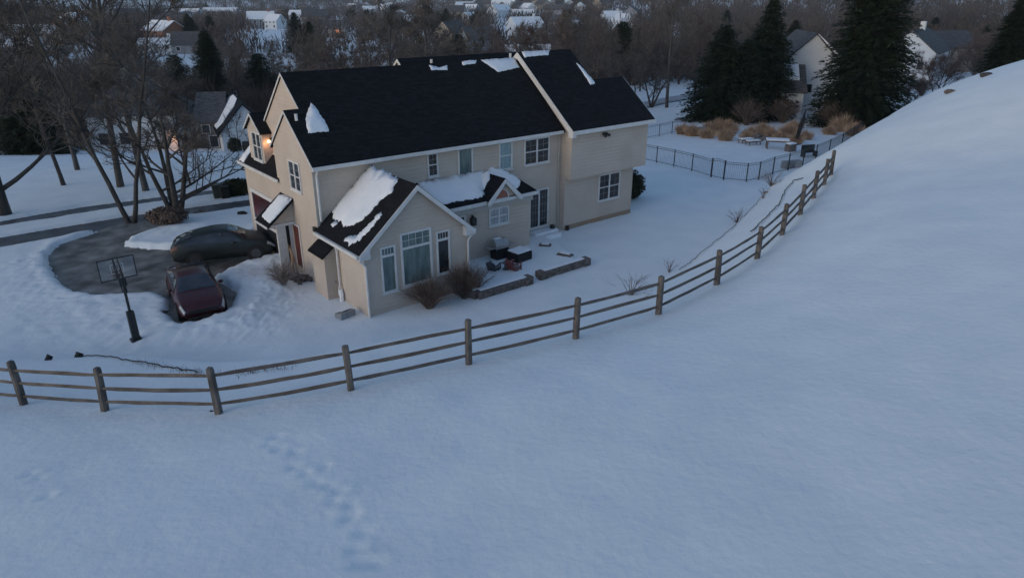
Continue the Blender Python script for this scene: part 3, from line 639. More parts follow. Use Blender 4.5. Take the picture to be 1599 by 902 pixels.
# ------------------------------------------------------------------ cars
def car(name, label, L, W, H, prof, hwf, belt, paint, loc, rz, wb, tr=.34, glass=None, kind='sedan'):
    root = thing(name, label, 'car', loc, rz)
    X = np.array([p[0] for p in prof]) * L; Z = np.array([p[1] for p in prof])
    def zt(x): return float(np.interp(x, X, Z))
    def smooth(x): return sum(zt(x + d*L*.02) * w_ for d, w_ in ((-2,.1),(-1,.2),(0,.4),(1,.2),(2,.1)))
    def hw(x): t = abs(x) / (L/2); return W/2 * (1 - .20 * max(0, (t-.55)/.45)**2.2)
    def zb(x): return min(float(np.interp(x, [-L/2, -L*.2, L*.22, L/2], belt)), smooth(x) - .03)
    def sec(x):
        h = hw(x); top = smooth(x); b = zb(x); c = min(1, max(0, (top - b) / .42)); e = abs(x) / (L/2)
        lo = .20 + .10 * max(0, (e-.85)/.15)
        rw = .88 - .22*c
        return [(0, lo), (h*.80, lo), (h*.96, lo+.09), (h, .5*b+.08), (h*.985, b*.82), (h*.93, b), (h*(.93*(1-.45*c) + (rw)*.45*c), b + (top-b)*.5), (h*rw, top - .05*c - .012), (h*rw*.82, top - .012*c), (h*rw*.4, top+.008), (0, top+.012)]
    nst = 72; xsn = np.linspace(-L/2, L/2, nst); mb = MB(); K_ = 11
    for x in xsn:
        s = sec(x)
        full = [(y, z) for y, z in s] + [(-y, z) for y, z in s[-2:0:-1]]
        for y, z in full: mb.v.append((x - .05 * math.copysign(1, x) * (1 if abs(x) > L/2-.01 else 0) * 0 - (abs(y)/(W/2))**2.5 * .16 * (x/(L/2))**9, y, z))
    NK = 2*K_ - 2
    for i in range(nst-1):
        for k in range(NK): mb.f.append((i*NK+k, i*NK+(k+1) % NK, (i+1)*NK+(k+1) % NK, (i+1)*NK+k)); mb.m.append(0)
    mb.f.append(tuple(range(NK))); mb.m.append(0); mb.f.append(tuple(range((nst-1)*NK, nst*NK))[::-1]); mb.m.append(0)
    body = mb.build('body', M[paint], root, smooth=True)
    
    def S_(x, k, side, off):
        s = sec(x); k0 = int(min(k, K_-1.001)); t = k - k0; y = s[k0][0]*(1-t) + s[k0+1][0]*t; z = s[k0][1]*(1-t) + s[k0+1][1]*t
        n = Vector((0, y*1.0, z - zb(x)*.7)).normalized() if k > 4 else Vector((0, 1, 0))
        return (x, side*(y + n.y*off), z + n.z*off)
    def patch(nm, xr, kr, m, side=1, off=.02, na=14, nb=8, both=False, par=body):
        p = MB()
        sides = (1, -1) if both else (side,)
        for sd_ in sides:
            n0 = len(p.v)
            for i in range(na+1):
                for j in range(nb+1):
                    t = i/na; kk = kr(t, j/nb) if callable(kr) else kr[0] + (kr[1]-kr[0]) * j/nb
                    x = xr(t, j/nb) if callable(xr) else xr[0] + (xr[1]-xr[0]) * t
                    p.v.append(S_(x, kk, sd_, off))
            for i in range(na):
                for j in range(nb): p.f.append((n0+i*(nb+1)+j, n0+i*(nb+1)+j+1, n0+(i+1)*(nb+1)+j+1, n0+(i+1)*(nb+1)+j)); p.m.append(0)
        return p.build(nm, M[m], par if False else root, smooth=True)
    gx = glass
    patch('windscreen', gx['ws'], (7.15, 10), 'carglass', both=True)
    patch('rear_window', gx['rw'], (7.3, 10), 'carglass', both=True)
    for sd_ in (1, -1):
        a, b = gx['side']
        patch('side_window', lambda t, j, a=a, b=b: a + (b-a)*t + (.22 * j if t < .3 else -.38 * j if t > .7 else 0), (5.15, 6.75), 'carglass', sd_, na=12)
    if False: patch('glass_roof', gx['roof'], (8.1, 10), 'carglass', both=True, off=.008)
    for sx in (1, -1):
        for sy in (1, -1):
            wx, wy = sx*wb/2 + .05, sy*(W/2 - .10); arch = MB()
            arch.tube([(wx, wy - sy*.16, tr), (wx, sy*(W/2+.006), tr)], tr+.055, 20, m=None); arch.build('wheel_arch', M['black'], root)
            ty = MB(); ty.tube([(wx, sy*(W/2-.16), tr), (wx, sy*(W/2-.01), tr), (wx, sy*(W/2+.012), tr)], [tr, tr, tr-.03], 22); wheel = ty.build('wheel', M['tyre'], root)
            rm = MB(); rm.tube([(wx, sy*(W/2-.02), tr), (wx, sy*(W/2+.016), tr)], tr*.62, 16)
            for q in range(5):
                a = q*2*math.pi/5; rm.box(-.02, .02, -.006, .006, 0, tr*.6, M=Matrix.Translation((wx, sy*(W/2+.022), tr)) @ Matrix.Rotation(a, 4, 'Y'))
            rm.build('rim', M['rim'], wheel)
    for sd_ in (1, -1):
        mr = MB(); bm = bmesh.new(); bmesh.ops.create_uvsphere(bm, u_segments=10, v_segments=8, radius=1)
        x0 = gx['side'][1] - .42; vs = [(x0 + v.co.x*.09, sd_*(W/2 + .07) + v.co.y*.11, belt[2] + .05 + v.co.z*.075) for v in bm.verts]; mr.add(vs, [[v.index for v in f.verts] for f in bm.faces]); bm.free()
        mr.build('wing_mirror', M[paint], root, smooth=True)
        patch('headlight', lambda t, j: L/2 - .015 - .36*t, lambda t, j: 4.2 + (2.9 - 1.3*t)*j, 'lamp', sd_, off=.024, na=6, nb=4)
        patch('tail_light', lambda t, j: -L/2 + .05 + .32*t, lambda t, j: 4.2 + .75*j, 'reddoor', sd_, off=.014, na=4, nb=3)
    gr = MB(); fx = L/2
    gr.box(fx-.05, fx+.012, -W*.30, W*.30, .46, .60, M['black']); gr.box(fx-.05, fx+.016, -W*.33, W*.33, .24, .33, M['black']); gr.build('grille', None, root, bevel=.02)
    pl_ = MB(); pl_.box(-fx-.012, -fx+.03, -.25, .25, .72, .84, M['ac']); pl_.build('number_plate', None, root)
    # door shut lines and a trim strip along the sill
    dl = MB()
    for sd_ in (1, -1):
        for xd in gx['doors']:
            pts = [S_(xd, k, sd_, .004) for k in (2.2, 3, 4, 5)]; dl.tube(pts, .007, 4)
    dl.build('door_gap', M['black'], root)
    return root
sedan = [(-.5,.62),(-.485,.95),(-.44,1.07),(-.33,1.16),(-.18,1.34),(-.03,1.43),(.08,1.40),(.17,1.24),(.27,1.03),(.36,.94),(.44,.82),(.485,.66),(.5,.5)]
suvp = [(-.5,.7),(-.49,1.0),(-.46,1.10),(-.38,1.28),(-.25,1.50),(-.08,1.62),(.05,1.61),(.14,1.45),(.235,1.14),(.34,1.04),(.43,.93),(.48,.75),(.5,.55)]
car('parked_car', 'dark red car with snow around it, facing the camera beside the driveway', 4.85, 1.88, 1.43, sedan, None, (.98,.96,.93,.72), 'redcar', (-13.72, 27.35, -.1), math.atan2(-.85, .52), 2.9,
    glass=dict(ws=(.42, 1.28), rw=(-1.95, -1.05), side=(-1.5, 1.05), roof=(-.85, .2), doors=(.75, -.25, -1.1)))
car('parked_car', 'dark green crossover parked on the driveway with its nose towards the garage', 4.85, 1.95, 1.62, suvp, None, (1.08,1.05,1.0,.82), 'greencar', (-14.5, 32.75, -.02), R(20), 2.82, .37,
    glass=dict(ws=(.30, 1.08), rw=(-2.2, -1.35), side=(-1.75, .9), roof=(-.9, .1), doors=(.65, -.35, -1.2)))

# ------------------------------------------------------------------ basketball hoop
bx_, by_ = -14.3, 23.35; bz = T(bx_, by_) - .05
t = thing('basketball_hoop', 'black portable basketball hoop with clear backboard seen from behind', 'basketball hoop', (bx_, by_, bz), math.atan2(.78, .92))
mb = MB(); mb.box(-.2, .2, -.2, .2, -.1, .12); mb.build('base', M['dark'], t, bevel=.04)
mb = MB(); mb.box(-.13, .13, -.12, .12, .1, 1.25); mb.build('pole_pad', M['dark'], t, bevel=.03)
mb = MB(); mb.tube([(0, 0, 1.1), (0, .02, 2.5)], .05, 8); mb.tube([(-.07, .02, 2.0), (-.07, .5, 2.75)], .022, 5); mb.tube([(.07, .02, 2.0), (.07, .5, 2.75)], .022, 5); mb.tube([(-.07, .02, 2.5), (-.07, .5, 3.15)], .022, 5); mb.tube([(.07, .02, 2.5), (.07, .5, 3.15)], .022, 5); mb.build('pole', M['dark'], t)
mb = MB(); mb.box(-.13, .13, .0, .16, 2.25, 2.55); mb.build('crank_box', M['dark'], t, bevel=.02)
bb = MB(); z0, z1 = 2.38, 3.22
bb.box(-.62, .62, .50, .535, z0, z0+.035); bb.box(-.62, .62, .50, .535, z1-.035, z1); bb.box(-.62, -.585, .50, .535, z0+.035, z1-.035); bb.box(.585, .62, .50, .535, z0+.035, z1-.035); bb.box(-.10, -.075, .49, .53, z0+.035, z1-.035); bb.box(.075, .10, .49, .53, z0+.035, z1-.035)
fr = bb.build('backboard_frame', M['dark'], t)
gm = bpy.data.materials.new('clear_acrylic'); gm.use_nodes = True; n_ = gm.node_tree.nodes; l_ = gm.node_tree.links
tr_ = n_.new('ShaderNodeBsdfTransparent'); gl_ = n_.new('ShaderNodeBsdfGlossy'); gl_.inputs['Roughness'].default_value = .1; ms_ = n_.new('ShaderNodeMixShader'); ms_.inputs[0].default_value = .10
l_.new(tr_.outputs[0], ms_.inputs[1]); l_.new(gl_.outputs[0], ms_.inputs[2]); l_.new(ms_.outputs[0], n_['Material Output'].inputs[0])
bb = MB(); bb.box(-.585, .585, .512, .522, z0+.035, z1-.035); bb.build('backboard', gm, t)
bb = MB(); bb.tube([(.23*math.cos(a), .80+.23*math.sin(a), 2.52) for a in np.linspace(0, 2*math.pi, 19)], .012, 5, False); bb.box(-.05, .05, .535, .59, 2.47, 2.56); bb.build('rim', M['reddoor'], t)
bb = MB(); bb.box(-.22, -.2, .525, .53, 2.62, 2.98); bb.box(.2, .22, .525, .53, 2.62, 2.98); bb.box(-.2, .2, .525, .53, 2.96, 2.98); bb.box(-.2, .2, .525, .53, 2.62, 2.64); bb.build('target_square', M['trim'], t)

# ------------------------------------------------------------------ patio
def hloc(a, b, dz=0): x, y = H2W(a, b); return (x, y, T(x, y) + dz)
def stonewall(label, pts, w=.34, h=.34, cap=True, pier=True):
    t = thing('stone_wall', label, 'low wall', (*O_H, 0), YAW); mb = MB()
    for (a0, b0), (a1, b1) in zip(pts[:-1], pts[1:]):
        d = Vector((a1-a0, b1-b0)); L = d.length; an = math.atan2(d.y, d.x); Mx = Matrix.Translation((a0, b0, 0)) @ Matrix.Rotation(an, 4, 'Z')
        n = max(1, int(L/.45))
        for i in range(n):
            r = random.Random(i+int(a0*10)); j = r.uniform(-.015, .015)
            mb.box(L*i/n+.004, L*(i+1)/n-.004, -w/2+j, w/2+j, -.3, h*.62+j, None, Mx)
            mb.box(L*i/n+.004-.01, L*(i+1)/n-.004+.01, -w/2-.04+j, w/2+.04+j, h*.62+j, h+j, None, Mx)
    mb.build('wall', M['stone'], t, bevel=.015)
    if pier:
        for a, b in (pts[0], pts[-1]):
            p_ = MB(); p_.box(a-.22, a+.22, b-.22, b+.22, -.3, h+.04); p_.build('pier', M['stone'], t, bevel=.02)
    s = MB()
    for (a0, b0), (a1, b1) in zip(pts[:-1], pts[1:]):
        d = Vector((a1-a0, b1-b0)); L = d.length; an = math.atan2(d.y, d.x); Mx = Matrix.Translation((a0, b0, 0)) @ Matrix.Rotation(an, 4, 'Z')
        s.box(.1, L-.1, -w*.3, w*.52, h+.012, h+.07, None, Mx)
    s.build('snow_cap', M['roofsnow'], t, bevel=.02)
stonewall('low stone patio wall with a bend, left of the gap, beside the bare bushes', [(4.55,-3.75),(4.78,-4.75),(7.55,-4.82)])
stonewall('longer low stone patio wall right of the gap', [(8.5,-4.75),(11.3,-4.75)])
stonewall('short stone wall stub angled inside the right end of the patio', [(10.95,-3.2),(11.25,-3.9)], .34, .30, pier=False)
stonewall('tiny stone corner block showing through the patio snow near the door', [(11.1,-1.6),(11.5,-2.05)], .3, .28, pier=False)
# covered fire table with snow
t = thing('patio_table', 'black square covered table topped with snow on the patio', 'table', hloc(8.95, -2.55, -.05), YAW + .1)
mb = MB(); mb.prism([(-.50,-.42),(.50,-.42),(.54,0),(.50,.42),(-.50,.42),(-.54,0)], 'z', 0, .48); mb.build('cover', M['black'], t, bevel=.05)
mb = MB(); mb.box(-.45, .45, -.38, .38, .485, .56); mb.build('snow_cap', M['roofsnow'], t, bevel=.035)
def adirondack(label, loc, rz, m, s=1.0, tip=0):
    t = thing('garden_chair', label, 'chair', loc, rz)
    for sx in (-.3, .3):
        mb = MB(); mb.box(sx-.03, sx+.03, .22, .28, 0, .55*s); mb.build('leg', M[m], t)
        mb = MB(); mb.prism([(-.35, 0), (-.3, 0), (.3, .34), (.3, .40), (-.35, .06)], 'x', sx-.02, sx+.02); mb.build('leg', M[m], t)
        mb = MB(); mb.box(sx-.06, sx+.06, -.3, .34, .55*s, .58*s); mb.build('armrest', M[m], t)
    mb = MB()
    for k in range(5): mb.box(-.28, .28, -.2+k*.1, -.12+k*.1, .2+.034*k, .225+.034*k)
    mb.build('seat', M[m], t)
    mb = MB(); Mx = Matrix.Translation((0, -.22, .18)) @ Matrix.Rotation(R(24), 4, 'X')
    for k in range(5): mb.box(-.27+k*.108, -.27+k*.108+.096, -.015, .015, 0, .78 - abs(k-2)*.07, None, Mx)
    mb.build('backrest', M[m], t)
    return t
adirondack('faded red garden chair on the patio beside the snow-capped table', hloc(7.85, -3.5, -.12), YAW + R(-80), 'chair').scale = (.85, .85, .85)
adirondack('grey garden chair half buried in patio snow, left of the red chair', hloc(7.1, -2.9, -.2), YAW + R(-60), 'chairgrey').scale = (.85, .85, .85)
t = thing('side_stool', 'small dark patio stool between the grey and red chairs', 'stool', hloc(7.55, -3.25, 0))
mb = MB(); mb.tube([(0,0,0),(0,0,.12),(0,0,.3),(0,0,.33)], [.16,.07,.07,.2], 10); mb.build('stand', M['chairgrey'], t)
# grill
t = thing('barbecue_grill', 'silver and black gas barbecue grill with snow on its lid, against the wall', 'grill', hloc(8.35, -1.75, -.15), YAW)
mb = MB(); mb.box(-.38, .38, -.28, .28, .08, .72); mb.build('cabinet', M['black'], t, bevel=.02)
for x in (-.32, .32):
    for y in (-.24, .24):
        mb = MB(); mb.tube([(x, y-.02, .06), (x, y+.02, .06)], .06, 10); mb.build('wheel', M['black'], t)
mb = MB(); mb.prism([(-.28,.78),(.28,.78),(.28,.98),(.18,1.12),(-.08,1.12),(-.26,.95)], 'x', -.40, .40); mb.build('lid', M['steel'], t, bevel=.03)
mb = MB(); mb.box(-.42, .42, -.32, .3, .72, .78); mb.build('control_panel', M['steel'], t)
for sx in (-1, 1):
    mb = MB(); mb.box(min(sx*.42, sx*.78), max(sx*.42, sx*.78), -.24, .24, .76, .80); mb.build('side_shelf', M['steel'], t)
mb = MB(); mb.tube([(-.3, -.33, .95), (.3, -.33, .95)], .018, 6); mb.build('handle', M['steel'], t)
mb = MB(); mb.box(-.3, .1, -.06, .17, 1.125, 1.16); mb.build('snow_cap', M['roofsnow'], t, bevel=.015)
# small utility cabinet by the sunroom corner
t = thing('utility_cabinet', 'small grey cabinet with snow on top at the sunroom corner', 'cabinet', hloc(-.55, -2.85, -.08), YAW + .2)
mb = MB(); mb.prism([(-.22, 0), (.24, 0), (.24, .26), (-.22, .34)], 'x', -.36, .36); mb.build('body', M['ac'], t, bevel=.02)
mb = MB(); mb.box(-.2, .24, -.12, .2, .345, .37, None, Matrix.Rotation(R(-10), 4, 'X')); mb.build('snow_cap', M['roofsnow'], t, bevel=.01)
# figure-like banner by the side door, mat
t = thing('yard_ornament', 'pale wooden reindeer-like ornament standing beside the side door', 'ornament', hloc(-.45, 2.75, -.1), YAW)
mb = MB(); mb.tube([(0,0,0),(.02,0,.7),(.08,0,1.15)], [.05,.06,.07], 6); mb.tube([(.22,0,0),(.2,0,.6),(.08,0,1.1)], [.04,.05,.06], 6); mb.tube([(.08,0,1.1),(.0,-.05,1.42),(-.14,-.08,1.5)], [.07,.06,.03], 6); mb.tube([(.0,-.05,1.42),(.1,-.02,1.7)], .015, 4); mb.tube([(.0,-.05,1.42),(-.08,-.02,1.7)], .015, 4); mb.build('figure', M['grass'], t)
mb = MB()
for k in range(30):
    a = k*2.4; rr = .5*math.sqrt(k/30); x = rr*1.4*math.cos(a); y = rr*.6*math.sin(a); mb.box(x-.13, x+.13, y-.1, y+.1, -.2, .10+.03*(k % 3), None, Matrix.Rotation(k, 4, 'Z'))
o = mb.build('flower_bed', M['stone'], None, bevel=.02); o.location = hloc(-.55, 2.1, -.02); o.rotation_euler = (0, 0, YAW+1.4); tag(o, 'dark bare planting bed at the foot of the side wall', 'planting bed')
# dark stones poking through the snow
def lump(u, v, s, label, m='black', cat='stone', name='stone', flat=.45, z=None):
    x, y = GZp(u, v) if z is None else P(u, v, z); bm = bmesh.new(); bmesh.ops.create_icosphere(bm, subdivisions=2, radius=1)
    for q in bm.verts: q.co *= 1 + .25*noise.noise(q.co*1.7 + Vector((u, v, 0))); q.co.x *= s; q.co.y *= s*.6; q.co.z *= s*flat
    me = bpy.data.meshes.new(name); bm.to_mesh(me); bm.free(); me.materials.append(M[m]); o = bpy.data.objects.new(name, me); COL.objects.link(o); o.location = (x, y, T(x, y)+s*flat*.2); return tag(o, label, cat)
lump(378, 334, .32, 'small dark stone on the snow near the garage corner')
lump(256, 489, .22, 'dark slush patch beside the front wheel of the red car', flat=.15)
lump(331, 645, .05, 'tiny dark clod at the foot of the third left fence post')
lump(1540, 119, .38, 'brown mound breaking the skyline at the far right', 'bark', 'mound', 'mound')
lump(1484, 144, .35, 'tan mound under the ornamental tree on the skyline', 'stone', 'mound', 'mound')
# bins at the street
for k, (u, v, label, m_, s) in enumerate([(341, 308, 'squat green bin standing in the snow by the street', 'bin', 1.0), (353, 310, 'black bin right of the green bin', 'black', .9), (363, 306, 'small black bin furthest right by the street', 'black', .6)]):
    x, y = P(u, v, 0); t = thing('wheelie_bin', label, 'bin', (x, y, T(x, y)-.05), .5)
    mb = MB(); mb.prism([(-.26*s,0),(.26*s,0),(.31*s,.85*s),(-.31*s,.85*s)], 'y', -.3*s, .3*s); mb.build('body', M[m_], t, bevel=.02)
    mb = MB(); mb.prism([(-.34*s,.86*s),(.34*s,.86*s),(.28*s,.95*s),(-.28*s,.95*s)], 'y', -.33*s, .33*s); mb.build('lid', M[m_], t, bevel=.02)

# ------------------------------------------------------------------ pool yard furniture
def gp(u, v, z=0): x, y = P(u, v, z); return (x, y, T(x, y))
t = thing('garden_table', 'long dark garden table carrying a thick slab of snow in the pool yard', 'table', gp(1213, 229), -.25)
mb = MB(); mb.box(-1.0, 1.0, -.5, .5, .62, .7); mb.build('tabletop', M['stone'], t)
for x in (-.85, .85):
    for y in (-.4, .4):
        mb = MB(); mb.box(x-.07, x+.07, y-.07, y+.07, 0, .62); mb.build('leg', M['stone'], t)
mb = MB(); mb.box(-.97, .97, -.47, .47, .702, .86); mb.build('snow_cap', M['roofsnow'], t, bevel=.06)
for k, (u, v, l) in enumerate([(1168, 218, 'left dark lounger with snow on its seat in the pool yard'), (1179, 222, 'right dark lounger with snow on its seat in the pool yard')]):
    t = thing('sun_lounger', l, 'lounger', gp(u, v), .35)
    mb = MB(); mb.box(-.9, .5, -.32, .32, .28, .36); mb.build('seat', M['stone'], t)
    mb = MB(); mb.box(0, .75, -.32, .32, -.03, .03, None, Matrix.Translation((.5, 0, .34)) @ Matrix.Rotation(R(-28), 4, 'Y')); mb.build('backrest', M['stone'], t)
    for x in (-.8, .4):
        for y in (-.26, .26):
            mb = MB(); mb.box(x-.03, x+.03, y-.03, y+.03, 0, .28); mb.build('leg', M['stone'], t)
    mb = MB(); mb.box(-.85, .45, -.28, .28, .362, .46); mb.build('snow_cap', M['roofsnow'], t, bevel=.04)
t = thing('storage_box', 'dark box with snow on its lid beside the snowy garden table', 'box', gp(1234, 234), .5)
mb = MB(); mb.box(-.4, .4, -.3, .3, 0, .62); mb.build('body', M['stone'], t, bevel=.02)
mb = MB(); mb.box(-.38, .38, -.28, .28, .622, .74); mb.build('snow_cap', M['roofsnow'], t, bevel=.04)
t = thing('storage_box', 'grey box with snow on its lid among the tan grasses', 'box', gp(1090, 202), .3)
mb = MB(); mb.box(-.65, .65, -.4, .4, 0, .85); mb.build('body', M['ac'], t, bevel=.02)
mb = MB(); mb.box(-.4, .3, -.3, .3, .852, .95); mb.build('snow_cap', M['roofsnow'], t, bevel=.04)
t = thing('garden_bench', 'black garden bench just inside the metal fence', 'bench', gp(1263, 243), .3)
mb = MB(); mb.box(-.65, .65, -.25, .25, .38, .46); mb.build('seat', M['dark'], t)
mb = MB(); mb.box(-.65, .65, .22, .28, .46, .95); mb.build('backrest', M['dark'], t)
for x in (-.6, .6): mb = MB(); mb.box(x-.04, x+.04, -.25, .25, 0, .38); mb.build('leg', M['dark'], t)
t = thing('planter', 'grey trough planter against the metal fence', 'planter', gp(1235, 262), .35)
mb = MB(); mb.box(-.8, .8, -.25, .25, 0, .55); mb.build('trough', M['ac'], t, bevel=.02)
t = thing('closed_parasol', 'tall closed black parasol leaning in the pool yard', 'parasol', gp(1242, 222), 0)
t.rotation_euler = (0, R(9), 0)
mb = MB(); mb.tube([(0,0,0),(0,0,3.1)], .04, 6); mb.build('pole', M['dark'], t)
mb = MB(); mb.tube([(0,0,.5),(0,0,.9),(0,0,1.7),(0,0,2.3),(0,0,3.0)], [.12,.16,.2,.15,.05], 10); mb.build('canopy', M['black'], t)
mb = MB(); mb.box(-.3, .3, -.3, .3, -.05, .1); mb.build('base', M['dark'], t)
# ------------------------------------------------------------------ bare trees
def perp(d):
    a = d.cross(Vector((0, 0, 1))) if abs(d.z) < .9 else d.cross(Vector((1, 0, 0)))
    a.normalize(); return a, d.cross(a)
def ribbons(segs, w):
    """segs: list of (p0,p1); thin two-sided blades"""
    v = []; f = []
    for p0, p1 in segs:
        d = (p1 - p0); a, b = perp(d.normalized()); t = random.uniform(0, 6.28); s = (a*math.cos(t) + b*math.sin(t)) * w * .5
        n = len(v); v += [tuple(p0 - s), tuple(p0 + s), tuple(p1)]; f.append((n, n+1, n+2))
    return v, f
def bare_proto(seed, h, r0, start, spread, nl, ns=5, nt=5, ntw=9, fork=0, up=.55, droop=0.0, tw=.035, bark='bark', twig='twig', leader=.95, twl=(.5, 1.2)):
    r = random.Random(seed); random.seed(seed)
    mb = MB(); tw_ = []
    def path(p, d, L, n, wob, bend):
        pts = [p.copy()]; d = d.normalized()
        for k in range(n):
            d = (d + Vector((r.uniform(-wob, wob), r.uniform(-wob, wob), r.uniform(-wob, wob)*.6 + bend))).normalized(); p = p + d * (L/n); pts.append(p.copy())
        return pts
    stems = []
    if fork:
        for k in range(fork):
            a = k*2*math.pi/fork + r.uniform(-.4, .4); stems.append((path(Vector((0, 0, -.3)), Vector((math.cos(a)*.33, math.sin(a)*.33, 1)), h*leader, 9, .08, .03), r0*r.uniform(.6, .9)))
    else: stems.append((path(Vector((0, 0, -.3)), Vector((r.uniform(-.06,.06), r.uniform(-.06,.06), 1)), h*leader, 10, .05, .03), r0))
    for pts, rr in stems:
        n = len(pts); mb.tube(pts, [rr*(1.25 if i == 0 else (1 - i/n)**.8 + .06) for i in range(n)], 8)
        for k in range(nl // len(stems)):
            t = start + (1-start) * ((k + r.uniform(.1, .9)) / (nl // len(stems))); fi = t*(n-1); i = min(int(fi), n-2); p = pts[i].lerp(pts[i+1], fi-i)
            an = k*2.4 + r.uniform(-.5, .5); L = spread * (1 - .6*(t-start)/(1-start)) * r.uniform(.75, 1.15)
            d = Vector((math.cos(an), math.sin(an), up + .7*t)); br = rr*(1-t*.75)*.45 + .02
            lp = path(p, d, L, 6, .16, .05); mb.tube(lp, [br*(1-q/6.6) + .008 for q in range(7)], 5, False)
            for j in range(ns):
                tj = r.uniform(.25, 1); i2 = min(int(tj*6), 5); p2 = lp[i2].lerp(lp[i2+1], tj*6-i2); dd = (lp[i2+1]-lp[i2]).normalized()
                a_, b_ = perp(dd); th = r.uniform(0, 6.28); d2 = dd*.7 + (a_*math.cos(th)+b_*math.sin(th))*.75 + Vector((0, 0, .25))
                L2 = L*r.uniform(.3, .5); q2 = path(p2, d2, L2, 4, .2, .04 - droop); mb.tube(q2, [br*.4*(1-q/4.8)+.006 for q in range(5)], 3, False)
                for s_ in range(nt):
                    ts = r.uniform(.2, 1); i3 = min(int(ts*4), 3); p3 = q2[i3].lerp(q2[i3+1], ts*4-i3)
                    d3 = (q2[i3+1]-q2[i3]).normalized()*.6 + Vector((r.uniform(-1,1), r.uniform(-1,1), r.uniform(-.5,.9)-droop)); d3.normalize(); e = p3 + d3*L2*r.uniform(.35, .6); tw_.append((p3, e))
                    for _ in range(ntw):
                        s0 = p3.lerp(e, r.uniform(.1, 1)); d4 = (d3*.7 + Vector((r.uniform(-1,1), r.uniform(-1,1), r.uniform(-.6,1)-droop))).normalized(); tw_.append((s0, s0 + d4*r.uniform(*twl)*h/15))
    me1 = mb
    v, f = ribbons(tw_, tw)
    return me1, v, f, bark, twig
def make_tree(pr, name, label, x, y, z, group=None, rz=0, s=1, cat='tree'):
    t = thing(name, label, cat, (x, y, z), rz, group); t.scale = (s, s, s)
    mb, v, f, bk, tw = pr; mb.build('trunk', M[bk], t, smooth=True, fixn=False); raw('crown', v, f, M[tw], t); return t
def put(src, name, label, x, y, z, group=None, rz=0, s=1, cat=None):
    c = copy_tree(src); c.location = (x, y, z); c.rotation_euler = (0, 0, rz); c.scale = (s, s, s); c['label'] = label; c['category'] = cat or src['category']
    if group: c['group'] = group
    elif 'group' in c: del c['group']
    return c
tall = bare_proto(11, 19, .22, .25, 6.5, 13, 5, 5, 9, tw=.042, bark='bark2')
broad = bare_proto(12, 13, .33, .14, 7.0, 16, 5, 5, 10, up=.45, tw=.042)
multi = bare_proto(13, 8.5, .22, .14, 5.0, 20, 6, 5, 10, fork=4, up=.2, tw=.034)
thin = bare_proto(14, 12, .14, .26, 3.6, 14, 6, 5, 11, tw=.036)
slant = bare_proto(15, 15, .20, .2, 5.0, 13, 5, 5, 10, fork=2, tw=.038)
orna = bare_proto(16, 5.6, .12, .22, 3.3, 21, 6, 6, 9, fork=3, up=.55, tw=.024, twig='twig2', leader=.8, twl=(.8,1.8))
wood1 = bare_proto(17, 15, .22, .22, 5.2, 13, 4, 4, 10, tw=.065, twl=(.6,1.4))
wood2 = bare_proto(18, 13, .2, .2, 5.6, 13, 4, 4, 10, tw=.065, twig='twig2', twl=(.6,1.4))
wood3 = bare_proto(19, 17, .24, .25, 4.6, 13, 4, 4, 10, tw=.06, bark='bark2', twl=(.6,1.4))
def at(u, v): x, y, z = G(u, v); return x, y, T(x, y) if y < 130 else z
NT = []   # positions taken
def stand(pr, name, label, u, v, **k):
    x, y, z = at(u, v); NT.append((x, y)); return make_tree(pr, name, label, x, y, z - .1, **k)
def restand(src, name, label, u, v, **k):
    x, y, z = at(u, v); NT.append((x, y)); return put(src, name, label, x, y, z - .1, **k)
tb = stand(broad, 'bare_tree', 'thick dark trunk of a bare tree standing at the far left edge beside the street', 8, 336, rz=.6)
tm = stand(multi, 'bare_tree', 'wide multi-stemmed bare tree at the driveway island beside the street', 275, 335, rz=.5, s=1.0)
ts_ = stand(slant, 'bare_tree', 'forked bare tree with two slanting trunks where the driveway meets the street', 205, 344, rz=2.7, s=.95)
tt = stand(tall, 'bare_tree', 'tall straight grey trunk of a bare tree across the street, left one of a pair', 188, 291, rz=1)
th = stand(thin, 'bare_tree', 'slim bare tree alone on the snow across the street', 100, 289, rz=2)
restand(tt, 'bare_tree', 'tall bare tree across the street, right one of a pair, behind the multi-stemmed tree', 228, 297, rz=3.3, s=.92)
restand(tt, 'bare_tree', 'bare tree with a straight trunk set far back on the snow at left', 121, 265, rz=5, s=.8)
restand(th, 'bare_tree', 'small bare tree right of the multi-stemmed tree near the neighbouring drive', 298, 289, rz=1.3, s=.6)
# ornamental trees on the right skyline
ot = stand(orna, 'ornamental_tree', 'low vase-shaped ornamental tree on the skyline at right', 1461, 155, rz=.3, s=1.2)
restand(ot, 'ornamental_tree', 'spreading ornamental tree nearest the right edge of the skyline', 1522, 128, rz=2, s=1.5)
restand(ot, 'ornamental_tree', 'rounded ornamental tree crown partly hidden by the skyline at the right edge', 1575, 112, rz=3, s=1.4)
restand(ot, 'ornamental_tree', 'faint small ornamental tree between the big evergreen and the skyline tree', 1418, 168, rz=4, s=.8)
restand(tt, 'bare_tree', 'tall bare tree with a dark trunk right of the house roof beside the far street', 1041, 168, rz=2.2, s=.95)
restand(tm, 'bare_tree', 'low forked bare tree beside the far street right of the house', 1017, 168, rz=1.2, s=.8)
restand(th, 'bare_tree', 'thin bare tree just right of the wing roof', 992, 155, rz=.2, s=.8)

